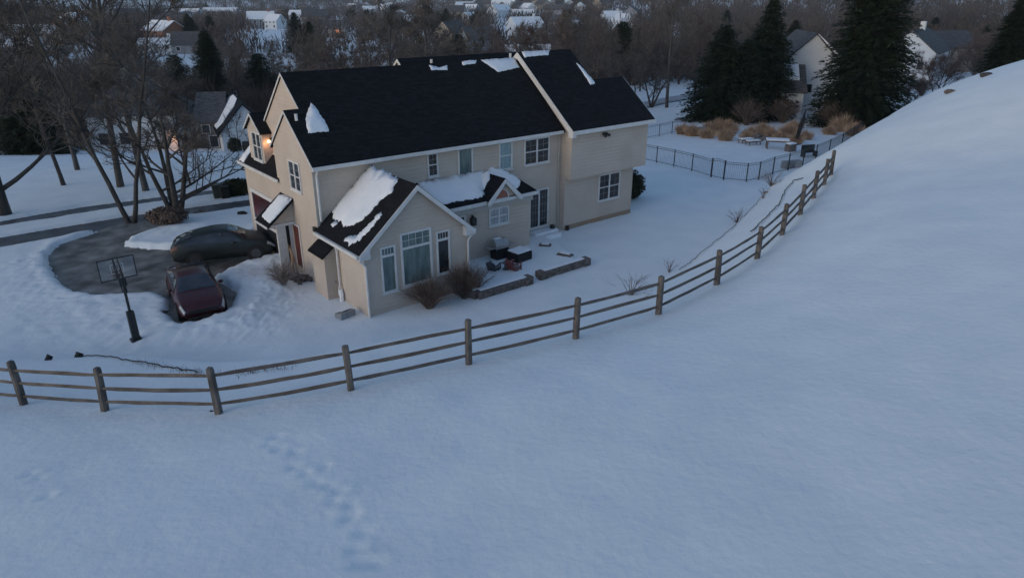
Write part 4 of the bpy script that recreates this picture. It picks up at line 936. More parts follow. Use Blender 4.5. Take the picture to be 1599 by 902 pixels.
# ------------------------------------------------------------------ conifers
def conifer_proto(seed, h, rad, trunk_r=.25, dens=1.0, size=.42, base=.04, mt='needle', powr=.85, gap=.15):
    r = np.random.default_rng(seed); V = []; F = []
    z = h*base; k = 0
    while z < h*.985:
        t = (z/h - base)/(1-base); Lm = rad * (1-t)**powr + .12
        nb = max(4, int(11*(1-t*.5)*dens))
        for b in range(nb):
            if r.random() < gap * .5: continue
            an = r.uniform(0, 6.283); L = Lm * r.uniform(.62, 1.12); ca, sa = math.cos(an), math.sin(an)
            n = max(3, int(L/.20)); dr = r.uniform(.05, .30) + .18*(1-t)
            for q in range(n):
                s = (q + r.random())/n
                if s < .15: continue
                x = ca*L*s; y = sa*L*s; zz = z - dr*L*s*s*.9 + .22*L*s*(t) + r.normal(0, .06)
                for _ in range(3):
                    w = size*r.uniform(.5, 1.0)*(1 - .35*s)
                    oa = an + r.uniform(-1.2, 1.2); ox, oy = math.cos(oa), math.sin(oa); wz = r.uniform(-.45, .12)
                    px, py, pz = x + r.normal(0, .1), y + r.normal(0, .1), zz + r.normal(0, .07)
                    sx, sy = -oy*w*.28, ox*w*.28
                    i = len(V); V += [(px - sx, py - sy, pz), (px + sx, py + sy, pz + r.normal(0, .06)), (px + ox*w, py + oy*w, pz + wz*w)]; F.append((i, i+1, i+2))
        z += .26 + .05*r.random(); k += 1
    mb = MB(); mb.tube([(0,0,-.4),(0,0,h*.5),(0,0,h*.97)], [trunk_r, trunk_r*.6, .03], 7)
    return mb, V, F, 'bark', mt
c_big = conifer_proto(1, 22.0, 6.3, .35, 3.2, .85, .015, powr=.62)
c_mid = conifer_proto(2, 13.2, 4.9, .28, 3.0, .78, .02, powr=.66)
c_small = conifer_proto(3, 10.6, 4.6, .25, 3.0, .75, .02, powr=.6)
def conif(pr, label, u, v, Y=None, **k):
    x, y, z = at(u, v); NT.append((x, y)); return make_tree(pr, 'evergreen_tree', label, x, y, z - .1, cat='evergreen tree', **k)
cb = conif(c_big, 'largest dark evergreen, broad and conical, at right behind the pool yard', 1338, 196)
cb.scale = (.90, .90, .95)
cm = conif(c_mid, 'tall pointed evergreen in the middle of the dark conifers behind the pool yard', 1186, 183)
cm.scale = (.90, .90, 1)
cs = conif(c_small, 'shorter evergreen at the left end of the conifers behind the pool yard', 1118, 187)
def reconif(src, label, u, v, s, rz, **k):
    x, y, z = at(u, v); NT.append((x, y)); return put(src, 'evergreen_tree', label, x, y, z - .1, rz=rz, s=s, **k)
reconif(cs, 'bushy low evergreen filling the gap between the left and middle conifers', 1155, 188, .85, 2)
for x_, y_, s_, l_ in [(55, 80, .62, 'dark evergreen crown in the upper right corner beyond the skyline'), (63, 84, .7, 'tallest dark evergreen at the right edge beyond the skyline')]:
    put(cb, 'evergreen_tree', l_, x_, y_, Tn(x_, y_)-.2, rz=x_, s=s_); NT.append((x_, y_))
put(cb, 'evergreen_tree', 'large round dark evergreen behind the neighbouring house at left', -45.5, 108, -5.6, rz=1, s=.62); NT.append((-45.5, 108))
put(cs, 'evergreen_tree', 'smaller dark evergreen right of the large round one behind the neighbouring house', -39.5, 112, -5.6, rz=2, s=.95); NT.append((-39.5, 112))
reconif(cs, 'dark evergreen to the left of the neighbouring house', 60, 240, .8, 3)
reconif(cm, 'very dark evergreen at the left edge behind the bare trees', 20, 215, .75, 4)
put(cs, 'evergreen_tree', 'dark evergreen left of the large round one, above the neighbouring hipped roof', -51.5, 110, -5.6, rz=4.4, s=.95); NT.append((-51.5, 110))

# ------------------------------------------------------------------ shrubs
def fan_shrub(name, label, x, y, z, h, rad, n, tw, m, seed, cat='shrub', sub=6, group=None, flat=1.0, low=.2):
    random.seed(seed); r = random.Random(seed); st = MB(); segs = []
    for k in range(n):
        an = r.uniform(0, 6.28); t = math.sqrt(r.random()); e = Vector((math.cos(an)*rad*t, math.sin(an)*rad*t*flat, h*(1 - .45*t*t)*r.uniform(.7, 1.1)))
        p0 = Vector((r.uniform(-.08, .08)*rad, r.uniform(-.08, .08)*rad, -.05)); mid = p0.lerp(e, .5) + Vector((0, 0, h*.12))
        if k < n*.3: st.tube([p0, mid, e], [.02*h, .012*h, .004], 4, False)
        else: segs.append((p0, mid)); segs.append((mid, e))
        for _ in range(sub):
            q = (mid if r.random() < .5 else p0.lerp(mid, .6)).lerp(e, r.random()); d = (e - mid).normalized() + Vector((r.uniform(-.9,.9), r.uniform(-.9,.9), r.uniform(-.4,.6)))
            segs.append((q, q + d*h*r.uniform(.12, .3)))
    v, f = ribbons(segs, tw); t = thing(name, label, cat, (x, y, z), 0, group)
    st.build('stem', M[m], t); raw('twigs', v, f, M[m], t); return t
def sh(label, a, b, h, rad, n, **k): x, y, z = hloc(a, b); return fan_shrub('bare_shrub', label, x, y, z, h, rad, n, **k)
sh('bare brown bush below the wide sunroom window', 2.6, -4.3, 1.35, 1.15, 200, tw=.012, m='shrubtwig', seed=31, sub=9, flat=.7)
sh('taller bare bush at the right corner of the sunroom', 4.35, -4.35, 1.55, .95, 190, tw=.012, m='shrubtwig', seed=32, sub=9, flat=.8)
sh('sparse bare bush beside the bend of the patio wall', 5.2, -4.2, 1.2, .8, 50, tw=.012, m='shrubtwig', seed=33, sub=7)
sh('round pale bare shrub on the snow left of the house', -1.38, 1.5, 1.1, .75, 150, tw=.014, m='paletwig', seed=34, sub=8)
for i, (u, v, h, rd, n, l) in enumerate([(1150, 347, .9, .7, 34, 'sparse dry weeds at the foot of the bank near the lawn edge'), (1205, 290, .8, 1.0, 60, 'tangle of dry brush where the metal fence meets the bank'), (985, 462, .75, 1.0, 30, 'thin dry weeds behind the rails in the middle of the fence'), (1045, 425, .7, .6, 18, 'small tuft of dry weeds behind the sixth fence post from the right'),
        (1192, 310, .6, .4, 16, 'short dry twigs on the bank edge below the gate')]):
    x, y = GZp(u, v); fan_shrub('dry_weeds', l, x, y, T(x, y), h, rd, n, .012, 'shrubtwig', 40+i, 'weeds', 3)
def stubble(label, pts, n, seed):
    r = random.Random(seed); random.seed(seed); segs = []
    for k in range(n):
        i = r.randrange(len(pts)-1); t = r.random(); x = pts[i][0]*(1-t)+pts[i+1][0]*t + r.gauss(0, .12); y = pts[i][1]*(1-t)+pts[i+1][1]*t + r.gauss(0, .12)
        p = Vector((x, y, T(x, y)-.02)); segs.append((p, p + Vector((r.uniform(-.12,.12), r.uniform(-.12,.12), r.uniform(.08,.3)))))
    v, f = ribbons(segs, .012); o = raw('grass_stubble', v, f, M['shrubtwig']); tag(o, label, 'grass', kind='stuff')
stubble('thin dry grass stubble poking through snow along the left edging', [GZp(u, v) for u, v in [(210,566),(250,574),(300,584),(345,588)]], 150, 1)
stubble('faint dry stubble behind the third fence bay from the left', [GZp(u, v) for u, v in [(375,588),(410,582),(460,575)]], 120, 2)
x, y = GZp(1200, 285); lump(1196, 301, .16, 'dark rock at the end of the bank below the dry brush', 'stone')
# leafy evergreen bushes
def leafy(name, label, x, y, z, rx, ry, rz_, m, seed, n=2600, sz=.10, cat='bush'):
    r = np.random.default_rng(seed); V = []; F = []
    for k in range(n):
        d = r.normal(size=3); d /= np.linalg.norm(d); q = (.62 + .42*r.random()) * (1 + .22*noise.noise(Vector(d*2.2) + Vector((seed, 0, 0))))
        p = d * q * np.array([rx, ry, rz_]); p[2] = abs(p[2])*.0 + p[2] + rz_*.9
        if p[2] < 0: p[2] = r.random()*.2
        a = r.normal(size=3); a /= np.linalg.norm(a); b = np.cross(a, d); b /= np.linalg.norm(b)+1e-6; i = len(V)
        V += [tuple(p - a*sz*.5), tuple(p + a*sz*.5), tuple(p + b*sz)]; F.append((i, i+1, i+2))
    t = thing(name, label, cat, (x, y, z)); raw('foliage', V, F, M[m], t)
    mb = MB(); mb.tube([(0,0,-.1),(0,0,rz_)], [.05,.02], 5); mb.build('stem', M['bark'], t); return t
x, y, z = hloc(22.3, 2.3); leafy('evergreen_bush', 'round dark clipped bush beside the right wing of the house', x, y, z, 1.0, 1.0, .95, 'needle2', 51, 4200, .12)
x, y = P(264, 352, 0); leafy('evergreen_bush', 'low dark brown-green bush at the tip of the driveway island', x, y, T(x, y), 1.15, .9, .5, 'shrubtwig', 52, 3200, .12)
x, y = P(372, 303, 0); leafy('evergreen_bush', 'dark bush by the street just left of the garage corner', x, y, T(x, y), 1.1, .9, .55, 'needle2', 53, 2500, .13)
x, y = P(318, 330, 0); fan_shrub('bare_shrub', 'small pale bare shrub on the snow between driveway and street', x, y, T(x, y), .6, .6, 60, .015, 'paletwig', 54)
# tan ornamental grasses round the pool
def grass_proto(seed, h, rad, n):
    random.seed(seed); segs = []
    for k in range(n):
        an = random.uniform(0, 6.28); t = random.random()**.7; p0 = Vector((math.cos(an)*rad*.6*t, math.sin(an)*rad*.6*t, -.05)); mid = p0 + Vector((math.cos(an)*rad*.12*t, math.sin(an)*rad*.12*t, h*random.uniform(.3,.65)*(1.1-.5*t))); e = mid + Vector((math.cos(an)*rad*.35*t + random.gauss(0,.12), math.sin(an)*rad*.35*t + random.gauss(0,.12), h*random.uniform(-.1,.35)))
        segs.append((p0, mid)); segs.append((mid.lerp(p0, .15), e))
    return ribbons(segs, .05)
gv, gf = grass_proto(61, 2.0, 1.35, 800)
g0 = None
for i, (u, v, s) in enumerate([(1068,199,.9),(1082,203,1.0),(1105,198,1.15),(1122,199,1.1),(1138,200,1.1),(1105,208,.8),(1133,213,.8),(1172,209,1.15),(1190,206,1.0),(1205,212,1.1),(1232,208,1.0),(1168,214,.7),(1258,212,1.0),(1243,221,.8),(1318,196,1.2),(1334,205,1.1),(1296,202,.9),(1240,196,.9),(1218,216,.7)]):
    x, y, z = gp(u, v); lab = 'tan dried ornamental grass clump round the snowy pool yard'
    if g0 is None:
        g0 = raw('ornamental_grass', gv, gf, M['grass']); o = g0
    else: o = g0.copy(); COL.objects.link(o)
    o.location = (x, y, z); o.rotation_euler = (0, 0, i*1.3); s *= random.uniform(.65, 1.0); o.scale = (s, s, s*random.uniform(.85, 1.1)); tag(o, lab, 'grass clump', 'dried grass clumps round the pool yard')
for i, (u, v, l) in enumerate([(1222,192,'bare twiggy shrub in front of the white gabled house at right'),(1165,196,'bare brown shrub at the foot of the middle evergreen'),(1300,200,'bare shrub at the foot of the largest evergreen'),(1438,150,'low bare bush in front of the far white gabled house')]):
    x, y, z = at(u, v); fan_shrub('bare_shrub', l, x, y, z, 2.6, 1.9, 130, .03, 'shrubtwig', 70+i, sub=9)
# ------------------------------------------------------------------ neighbouring and distant houses
def far_house(label, x, y, z, rz, w, d, hw, hr, wall='white', roof='roofsnow', wins=(), chim=None, garage=None, patches=False, group=None, name='distant_house', trim=True, door=None):
    t = thing(name, label, 'house', (x, y, z), rz, group)
    mb = MB(); mb.prism([(-d/2, -6), (d/2, -6), (d/2, hw), (0, hr-.15), (-d/2, hw)], 'x', -w/2, w/2); wl = mb.build('wall', M[wall], t)
    ov = .35; k = (hr - hw) / (d/2); mb = MB()
    mb.prism([(-d/2-ov, hw-k*ov+.05), (0, hr+.05), (d/2+ov, hw-k*ov+.05), (d/2+ov, hw-k*ov-.15), (0, hr-.15), (-d/2-ov, hw-k*ov-.15)], 'x', -w/2-ov*.6, w/2+ov*.6); rf = mb.build('roof', M[roof], t)
    if chim:
        mb = MB(); mb.box(chim-.5, chim+.5, -.45, .45, hr-1.5, hr+1.3); mb.build('chimney', M['white' if wall == 'white' else 'brick'], rf)
    for side, s, zz, ww, hh in wins:   # side: F(-y), B, L(-x), Rt
        mb = MB(); e = .04
        if side == 'F': mb.box(s-ww/2, s+ww/2, -d/2-e, -d/2+.02, zz, zz+hh)
        elif side == 'L': mb.box(-w/2-e, -w/2+.02, s-ww/2, s+ww/2, zz, zz+hh)
        else: mb.box(w/2-.02, w/2+e, s-ww/2, s+ww/2, zz, zz+hh)
        wo = mb.build('window', M['trim' if wall != 'white' else 'trim'], t); mb = MB(); e = .06; q = .12
        if side == 'F': mb.box(s-ww/2+q, s+ww/2-q, -d/2-e, -d/2, zz+q, zz+hh-q)
        elif side == 'L': mb.box(-w/2-e, -w/2, s-ww/2+q, s+ww/2-q, zz+q, zz+hh-q)
        else: mb.box(w/2, w/2+e, s-ww/2+q, s+ww/2-q, zz+q, zz+hh-q)
        mb.build('pane', M['glass'], wo)
    if garage:
        gx, gw, gd, gh, gr = garage
        mb = MB(); mb.prism([(gx-gw/2, -6), (gx+gw/2, -6), (gx+gw/2, gh), (gx, gr-.15), (gx-gw/2, gh)], 'y', -d/2-gd, -d/2+1); mb.build('wall', M[wall], t)
        k2 = (gr-gh)/(gw/2); mb = MB(); mb.prism([(gx-gw/2-.3, gh-k2*.3+.05), (gx, gr+.05), (gx+gw/2+.3, gh-k2*.3+.05), (gx+gw/2+.3, gh-k2*.3-.12), (gx, gr-.12), (gx-gw/2-.3, gh-k2*.3-.12)], 'y', -d/2-gd-.25, -d/2+1+gw/3); mb.build('roof', M[roof], t)
    NH.append((x, y, max(w, d) if not group else 9)); return t
NH = []
# neighbour across the street, left: hip-roofed block, stone middle with lit porch, garage wing with white gable
def gz(x, y): return Tn(x, y)
def pxY(u, v, Y): return PY(u, v, Y)
nx0 = -38.6; nz0 = gz(nx0, 84) - .2
NB = thing('neighbouring_house', 'neighbouring house across the street with a lit porch and a gabled garage wing', 'house', (nx0, 84, nz0), R(12))
mb = MB(); mb.box(-11, -1.5, -1.5, 8, -3, 4.6); mb.build('wall', M['white'], NB)
mb = MB(); mb.add([(-11.5,-2,4.5),(-1.0,-2,4.5),(-1.0,8.5,4.5),(-11.5,8.5,4.5),(-7.2,3.2,8.6),(-5.2,3.2,8.6)], [(0,1,5,4),(1,2,5),(2,3,4,5),(3,0,4),(3,2,1,0)]); rf = mb.build('roof', M['shingle2'], NB)
mb = MB(); mb.add([(-5.9,2.6,8.28),(-3.6,1.2,6.7),(-2.4,4.5,6.0),(-4.9,3.6,8.4),(-6.4,3.2,8.7)], [(0,1,2,3),(0,3,4)]); mb.build('roof_snow', M['roofsnow'], rf)
mb = MB(); mb.box(-7.6, -7.0, 3.6, 4.3, 6.5, 9.6); mb.build('chimney', M['stonewall'], rf)
mb = MB(); mb.prism([(-5.6,-3),(0.4,-3),(.4,3.9),(-2.6,5.6),(-5.6,3.9)], 'y', .2, 4); mb.build('wall', M['stonewall'], NB)
mb = MB(); mb.prism([(-6.0,3.75),(-2.6,5.8),(.8,3.75),(.8,3.55),(-2.6,5.6),(-6.0,3.55)], 'y', -.1, 4.6); mb.build('roof', M['shingle2'], NB)
mb = MB(); mb.box(.4, 3.6, -.5, 8, -3, 3.6); mb.build('wall', M['stonewall'], NB)
mb = MB(); mb.prism([(-1.0,3.5),(3.8,6.4),(8.6,3.5),(8.6,3.3),(3.8,6.2),(-1.0,3.3)], 'x', .3, 3.8); mb.build('roof', M['shingle2'], NB)
_n0 = {c.name for c in NB.children}
mb = MB(); mb.prism([(3.3,-3),(8.5,-3),(8.5,3.1),(5.9,5.9),(3.3,3.1)], 'y', -5.5, 6); mb.build('garage_wall', M['white'], NB)
mb = MB(); mb.prism([(2.8,2.7),(5.9,6.1),(9.0,2.7),(9.0,2.5),(5.9,5.9),(2.8,2.5)], 'y', -5.8, 6.4); gr_ = mb.build('garage_roof', M['shingle'], NB)
mb = MB(); kk = 3.4/3.1; zz = lambda x: 2.7 + (x-2.8)*kk + .05
q = [(3.0,-2.6),(3.8,-3.4),(5.3,-3.0),(5.8,-1.5),(5.8,2.5),(5.1,5.8),(4.3,4.4),(3.3,2.4),(2.95,0)]
mb.add([(x, y, zz(x)+.12) for x, y in q] + [(x, y, zz(x)-.02) for x, y in q], [tuple(range(9))] + [(i, (i+1) % 9, (i+1) % 9 + 9, i+9) for i in range(9)]); mb.build('roof_snow', M['roofsnow'], gr_)
GAR = [c for c in NB.children if c.name not in _n0]
for s0, zz0, ww, hh, yy in [(-4.6,1.6,1.4,1.5,.2),(-1.0,1.6,1.2,1.5,.2),(-9.3,1.2,1.5,1.5,-1.5),(-7.2,1.2,1.3,1.5,-1.5),(1.6,2.0,1.0,1.1,-.5),(2.3,.3,1.1,1.5,-.5),(5.9,.2,1.4,1.7,-5.5)]:
    mb = MB(); mb.box(s0-ww/2, s0+ww/2, yy-.06, yy+.01, zz0, zz0+hh); wo = mb.build('window', M['trim'], NB); mb = MB(); mb.box(s0-ww/2+.1, s0+ww/2-.1, yy-.09, yy-.04, zz0+.1, zz0+hh-.1); mb.build('pane', M['glass'], wo)
GAR.append(wo)
for sx in (4.95, 6.85): mb = MB(); mb.box(sx-.22, sx+.22, -5.56, -5.49, .1, 2.0); GAR.append(mb.build('shutter', M['dark'], NB))
_c = Vector((5.9, -1.5, 0)); _rm = Matrix.Rotation(R(14), 3, 'Z')
for g_ in GAR: g_.rotation_euler = (0, 0, R(14)); g_.location = _c - _rm @ _c
po = MB(); po.prism([(-3.3,2.3),(-1.8,3.5),(-.3,2.3),(-.3,2.1),(-1.8,3.2),(-3.3,2.1)], 'y', -2.6, .18); por = po.build('porch', M['trim'], NB)
for sx in (-3.2, -.5): mb = MB(); mb.box(sx, sx+.18, -2.5, -2.3, -1, 2.15); mb.build('porch_post', M['trim'], NB)
bm = bmesh.new(); bmesh.ops.create_uvsphere(bm, u_segments=8, v_segments=6, radius=.2); me = bpy.data.meshes.new('bulb'); bm.to_mesh(me); bm.free(); me.materials.append(M['warm']); o = bpy.data.objects.new('porch_lamp', me); COL.objects.link(o); o.parent = NB; o.location = (-1.8, -2.2, 2.0)
l_ = bpy.data.lights.new('porch_glow', 'POINT'); l_.energy = 9; l_.color = (1, .5, .25); l_.shadow_soft_size = .15; o = bpy.data.objects.new('porch_glow', l_); COL.objects.link(o); o.parent = NB; o.location = (-1.8, -2.0, 1.6)
NH.append((nx0-1, 86, 22))
x, y = P(345, 262, -4); leafy('evergreen_bush', 'dark bush beside the gabled garage wing of the neighbouring house', *(lambda a: (a[0], a[1], Tn(a[0], a[1])))(pxY(368, 240, 77)), .7, .7, .8, 'needle2', 81, 900, .2)

# white gabled house between the evergreens, right
x, y = 37.3, 92.9; z = gz(x, y)
far_house('white gabled house with a lower garage roof, showing between the two tall evergreens', x, y, z, R(80), 12, 8.8, 5.3, 9.5, 'white', 'shingle2', [('L', 0, 2.6, 1, 1.2)], name='white_house')
wh = bpy.data.objects['white_house']
mb = MB(); mb.prism([(-10.6,-6),(-4.6,-6),(-4.6,3.5),(-7.6,5.9),(-10.6,3.5)], 'y', 1.4, 8.0); mb.build('garage_wall', M['white'], wh)
mb = MB(); mb.prism([(-11.0,3.3),(-7.6,6.1),(-4.2,3.3),(-4.2,3.15),(-7.6,5.95),(-11.0,3.15)], 'y', 1.1, 8.3); gw_ = mb.build('garage_roof', M['shingle2'], wh)
mb = MB(); mb.prism([(-9.6,4.47),(-7.7,6.04),(-7.7,6.20),(-9.6,4.62)], 'y', 1.9, 8.1); mb.build('roof_snow', M['roofsnow'], gw_)
mb = MB(); mb.prism([(-4.0,5.9),(-1.6,8.0),(-.2,9.1),(-.2,9.45),(-1.6,8.3),(-4.0,6.1)], 'x', -6.2, -4.5); mb.build('roof_snow', M['roofsnow'], wh)
x, y, _ = pxY(1418, 100, 135); z = gz(x, y)
far_house('white gabled house with a dark roof beyond the largest evergreen', x+3.2, y+4, z, R(52), 16, 9, 5.0, 8.6, 'white', 'shingle2', [('L', 1.6, 1.8, 1.2, 1.6), ('L', -2.4, 1.8, 1.2, 1.6)], chim=2.0, name='white_house')
x, y, _ = pxY(1506, 60, 150); z = gz(x, y)
far_house('pale house with broken snow on its roof above the skyline trees at right', x-1, y+6, z, R(20), 13, 9, 5.0, 8.0, 'tanwall', 'shingle2', [('F', -3, 3.4, 1.2, 1.4), ('F', 3, 3.4, 1.2, 1.4)], name='distant_house')

# houses one can tell apart in the valley: (pixel u, base v, Y, yaw, w, d, wall h, ridge h, wall, roof, label)
VH = [
 (262,74,255,-38,15,9,6.0,9.0,'brick','roofsnow','orange brick house with a white snowy roof in the valley, upper left'),
 (300,82,235,10,10,8,3.0,6.5,'greywall','shingle2','low grey gabled house right of the orange brick house'),
 (250,84,240,15,12,6,2.4,4.2,'white','roofsnow','low snow-roofed shed just below the orange brick house'),
 (62,70,260,8,20,8,4.5,7.0,'tanwall','roofsnow','long low house with a snow-edged roof at the upper left'),
 (18,90,215,14,16,8,4.0,7,'greywall','roofsnow','snow-roofed house at the left edge of the valley'),
 (410,46,430,12,15,9,5.6,9.5,'greywall','roofsnow','house with two snowy roof lobes on the open snowfield left of centre'),
 (432,50,425,-30,10,8,4.6,8,'white','roofsnow','small white-walled house beside the two-lobed snowy roof'),
 (525,62,330,5,9,8,4.5,7.5,'tanwall','shingle2','small dark-roofed house with a warm lamp above the main roof'),
 (820,34,330,30,15,9,5.8,9.0,'white','roofsnow','pale house with snowy roof in the dark trees above the ridge patches'),
 (880,36,400,-20,14,9,5.5,8.5,'tanwall','shingle2','grey-brown gabled house right of the pale snowy-roofed house'),
 (895,38,380,40,9,8,3.6,6.5,'greywall','roofsnow','little house with a chimney right of the grey-brown gable'),
 (955,34,470,10,12,9,5,8,'white','roofsnow','small white house on the wooded hillside right of centre'),
 (705,56,250,55,9,8,5.5,9,'tanwall','shingle2','narrow brown gabled house just above the main roof ridge'),
 (745,62,225,30,10,8,5,8.5,'greywall','shingle2','dim grey house behind bare trees above the snow patch'),
 (822,82,170,10,11,7,3.5,6.0,'stonewall','roofsnow','low house with a thin snow roof just behind the ridge of the main house'),
 (650,44,420,25,12,9,5,8,'greywall','roofsnow','dim snowy-roofed house left of the brown gabled house'),
 (470,36,520,0,14,9,5.5,8.5,'white','roofsnow','white house left of the reddish trees in the far valley'),
 (580,22,700,20,16,9,6,9,'greywall','roofsnow','grey house with a snowy roof in the upper middle of the valley'),
 (120,46,420,-15,14,9,5,8.5,'tanwall','roofsnow','tan house with a snowy roof behind the tall bare trees'),
 (345,16,750,0,34,12,5,8,'greywall','roofsnow','long snow-roofed building on the upper left horizon'),
]
fw = [('F', -3, 3.3, 1.3, 1.4), ('F', 0, 3.3, 1.3, 1.4), ('F', 3, 3.3, 1.3, 1.4), ('F', -3, .8, 1.3, 1.4), ('F', 3, .8, 1.3, 1.4), ('L', 0, 3.3, 1.2, 1.3)]
for u, v, Y, yaw, w, d, hw_, hr_, wl, rf_, lab in VH:
    x, y, _ = pxY(u, v, Y); z = gz(x, y)
    far_house(lab, x, y, z, R(yaw), w, d, hw_, hr_, wl, rf_, [f for f in fw if abs(f[1]) < w*.42 and f[2]+1 < hw_] if Y < 450 else [], chim=(w*.3 if w > 11 and Y < 500 else None))
xx = pxY(527, 50, 326)
bm = bmesh.new(); bmesh.ops.create_uvsphere(bm, u_segments=8, v_segments=6, radius=.9); me = bpy.data.meshes.new('lamp'); bm.to_mesh(me); bm.free(); me.materials.append(emis('far_lamp', (1, .35, .18), 1.2)); o = bpy.data.objects.new('yard_lamp', me); COL.objects.link(o); o.location = xx; tag(o, 'small glowing orange lamp in the dark valley trees', 'lamp')
# the far snowy-roofed suburb: a few kinds, copied
kinds = [far_house('small snowy-roofed house of the far suburb, hard to tell from its neighbours', 0, 900+i*30, -6, 0, 12+2*i, 9, 5.2, 8.6, ['greywall','tanwall','white','greywall'][i], ['roofsnow','shingle2','roofsnow','shingle2'][i], [], None, ((-3, 5.5, 3, 3, 5.4) if i % 2 else None), group='small snowy-roofed houses of the far suburb') for i in range(4)]
rr = random.Random(5); used = 0
for k in range(120):
    if k < 70: u = rr.gauss(720, 95); v = rr.uniform(3, 17)
    elif k < 105: u = rr.uniform(280, 1000); v = rr.uniform(8, 40)
    else: u = rr.uniform(0, 280); v = rr.uniform(22, 80)
    if 60 < u < 1000:
        r_ = ray(u, v); hit = None
        for Y in np.arange(220, 2600, 12):
            t_ = Y / r_[1]
            if CAMZ + r_[2]*t_ <= Tn(r_[0]*t_, Y) + 3: hit = (r_[0]*t_, Y); break
        if not hit or any(math.hypot(hit[0]-a, hit[1]-b) < 22 for a, b, c in NH): continue
        x, y = hit; src = kinds[k % 4]; NH.append((x, y, 9))
        if used < 4: o = kinds[used]; o.location = (x, y, gz(x, y)); o.rotation_euler = (0, 0, rr.uniform(0, 3.1))
        else: put(src, '', src['label'], x, y, gz(x, y), src['group'], rr.uniform(0, 3.1), rr.uniform(.85, 1.2))
        used += 1
NH = [h for h in NH if not (h[0] == 0 and h[1] >= 900)]
# far street right of the house
q = [P(u, v, -1) for u, v in [(985,166),(1010,160),(1060,152),(1110,146)]]; mb = MB()
for (x0, y0), (x1, y1) in zip(q[:-1], q[1:]):
    for k in range(8):
        a = [(x0+(x1-x0)*(k+j)/8, y0+(y1-y0)*(k+j)/8) for j in (0, 1)]
        mb.add([(a[0][0], a[0][1]-2.2, Tn(a[0][0], a[0][1]-2.2)+.14), (a[1][0], a[1][1]-2.2, Tn(a[1][0], a[1][1]-2.2)+.14), (a[1][0], a[1][1]+2.2, Tn(a[1][0], a[1][1]+2.2)+.14), (a[0][0], a[0][1]+2.2, Tn(a[0][0], a[0][1]+2.2)+.14)], [(0,1,2,3)])
mb.build('street', mat('packed_snow_road', (.30,.30,.32), .7, (.42,.42,.44), .5, 5))['kind'] = 'structure'

# ------------------------------------------------------------------ woodland trees one can still tell apart (copies) and the far wood
clear_px = [(440,82,48,16),(370,74,22,10),(530,66,28,10),(980,52,36,11),(150,62,14,5),(600,84,26,9),(660,60,22,7),(1060,60,20,6),(545,98,34,8),(780,52,18,6),(300,100,20,6)]
clearings = []
for u, v, a, b in clear_px:
    x0, y0 = P(u-a, v, -5); x1, _ = P(u+a, v, -5); _, ya = P(u, v+b, -5); _, yb = P(u, v-b, -5); clearings.append((u, a, ya*.60, yb))
def blocked(x, y, near=False):
    for hx, hy, s in NH:
        # keep the ground round a house and a strip towards the camera open
        L = math.hypot(hx, hy); dx, dy = -hx/L, -hy/L; px, py = x-hx, y-hy; al = px*dx + py*dy; ac = abs(px*dy - py*dx)
        if -s*.6 < al < s*.6 + min(110, L*(.34 if s > 9 else .12)) and ac < s*.5: return True
    uu = 799.5 + FPX*x/(y*cp + 17*sp)
    for cu, ca, y0_, y1_ in clearings:
        if abs(uu - cu) < ca and y0_ < y < y1_ and (y > y1_*.8 or noise.noise(Vector((x*.09, y*.09, 2))) > -.12): return True
    return False
protos = []
for k, (pr, lab) in enumerate([(wood1, 'bare brown tree in the woodland beyond the house'), (wood2, 'bare reddish-twigged tree in the woodland beyond the house'), (wood3, 'bare tree with a paler trunk in the woodland beyond the house')]):
    protos.append(make_tree(pr, 'bare_tree', lab, 0, 0, -500, group=['bare brown woodland trees', 'bare reddish woodland trees', 'bare pale-trunked woodland trees'][k]))
r = random.Random(9); cnt = 0; tries = 0
grp_done = [0, 0, 0]; pos = list(NT)
while cnt < 250 and tries < 9000:
    tries += 1; Y = 56 * (250/56) ** (r.random()**1.0); X = r.uniform(-.80, .72) * Y
    if X > 6 and Y < 92: continue
    if X > -12 and Y < 62: continue
    if X < -12 and Y < 66: continue
    if 16 < X < 110 and Y < 150 and r.random() < .75: continue
    if blocked(X, Y) and not (X < -38 and Y < 82): continue
    if -54 < X < -24 and Y < 84: continue
    if any((X-a)**2 + (Y-b)**2 < (2.6 + Y*.018)**2 for a, b in pos): continue
    pos.append((X, Y)); k = r.randrange(3); s = r.uniform(.62, .95) * (.74 if Y > 100 else .95)
    z = Tn(X, Y) - .1
    if grp_done[k] == 0: o = protos[k]; o.location = (X, Y, z); o.rotation_euler = (0, 0, r.uniform(0, 6)); o.scale = (s, s, s)
    else: put(protos[k], '', protos[k]['label'], X, Y, z, protos[k]['group'], r.uniform(0, 6.28), s)
    grp_done[k] += 1; cnt += 1
ecn = 0; tries = 0
while ecn < 34 and tries < 4000:
    tries += 1; Y = r.uniform(85, 330); X = r.uniform(-.78, .7)*Y
    if X > 10 and Y < 130: continue
    if blocked(X, Y) or any((X-a)**2 + (Y-b)**2 < 25 for a, b in pos): continue
    pos.append((X, Y)); put([cs, cm][ecn % 2], '', ['rounded dark evergreen standing in the far bare woodland', 'pointed dark evergreen standing in the far bare woodland'][ecn % 2], X, Y, Tn(X, Y)-.1, ['rounded evergreens in the woodland', 'pointed evergreens in the woodland'][ecn % 2], r.uniform(0, 6), r.uniform(.6, 1.0)); ecn += 1
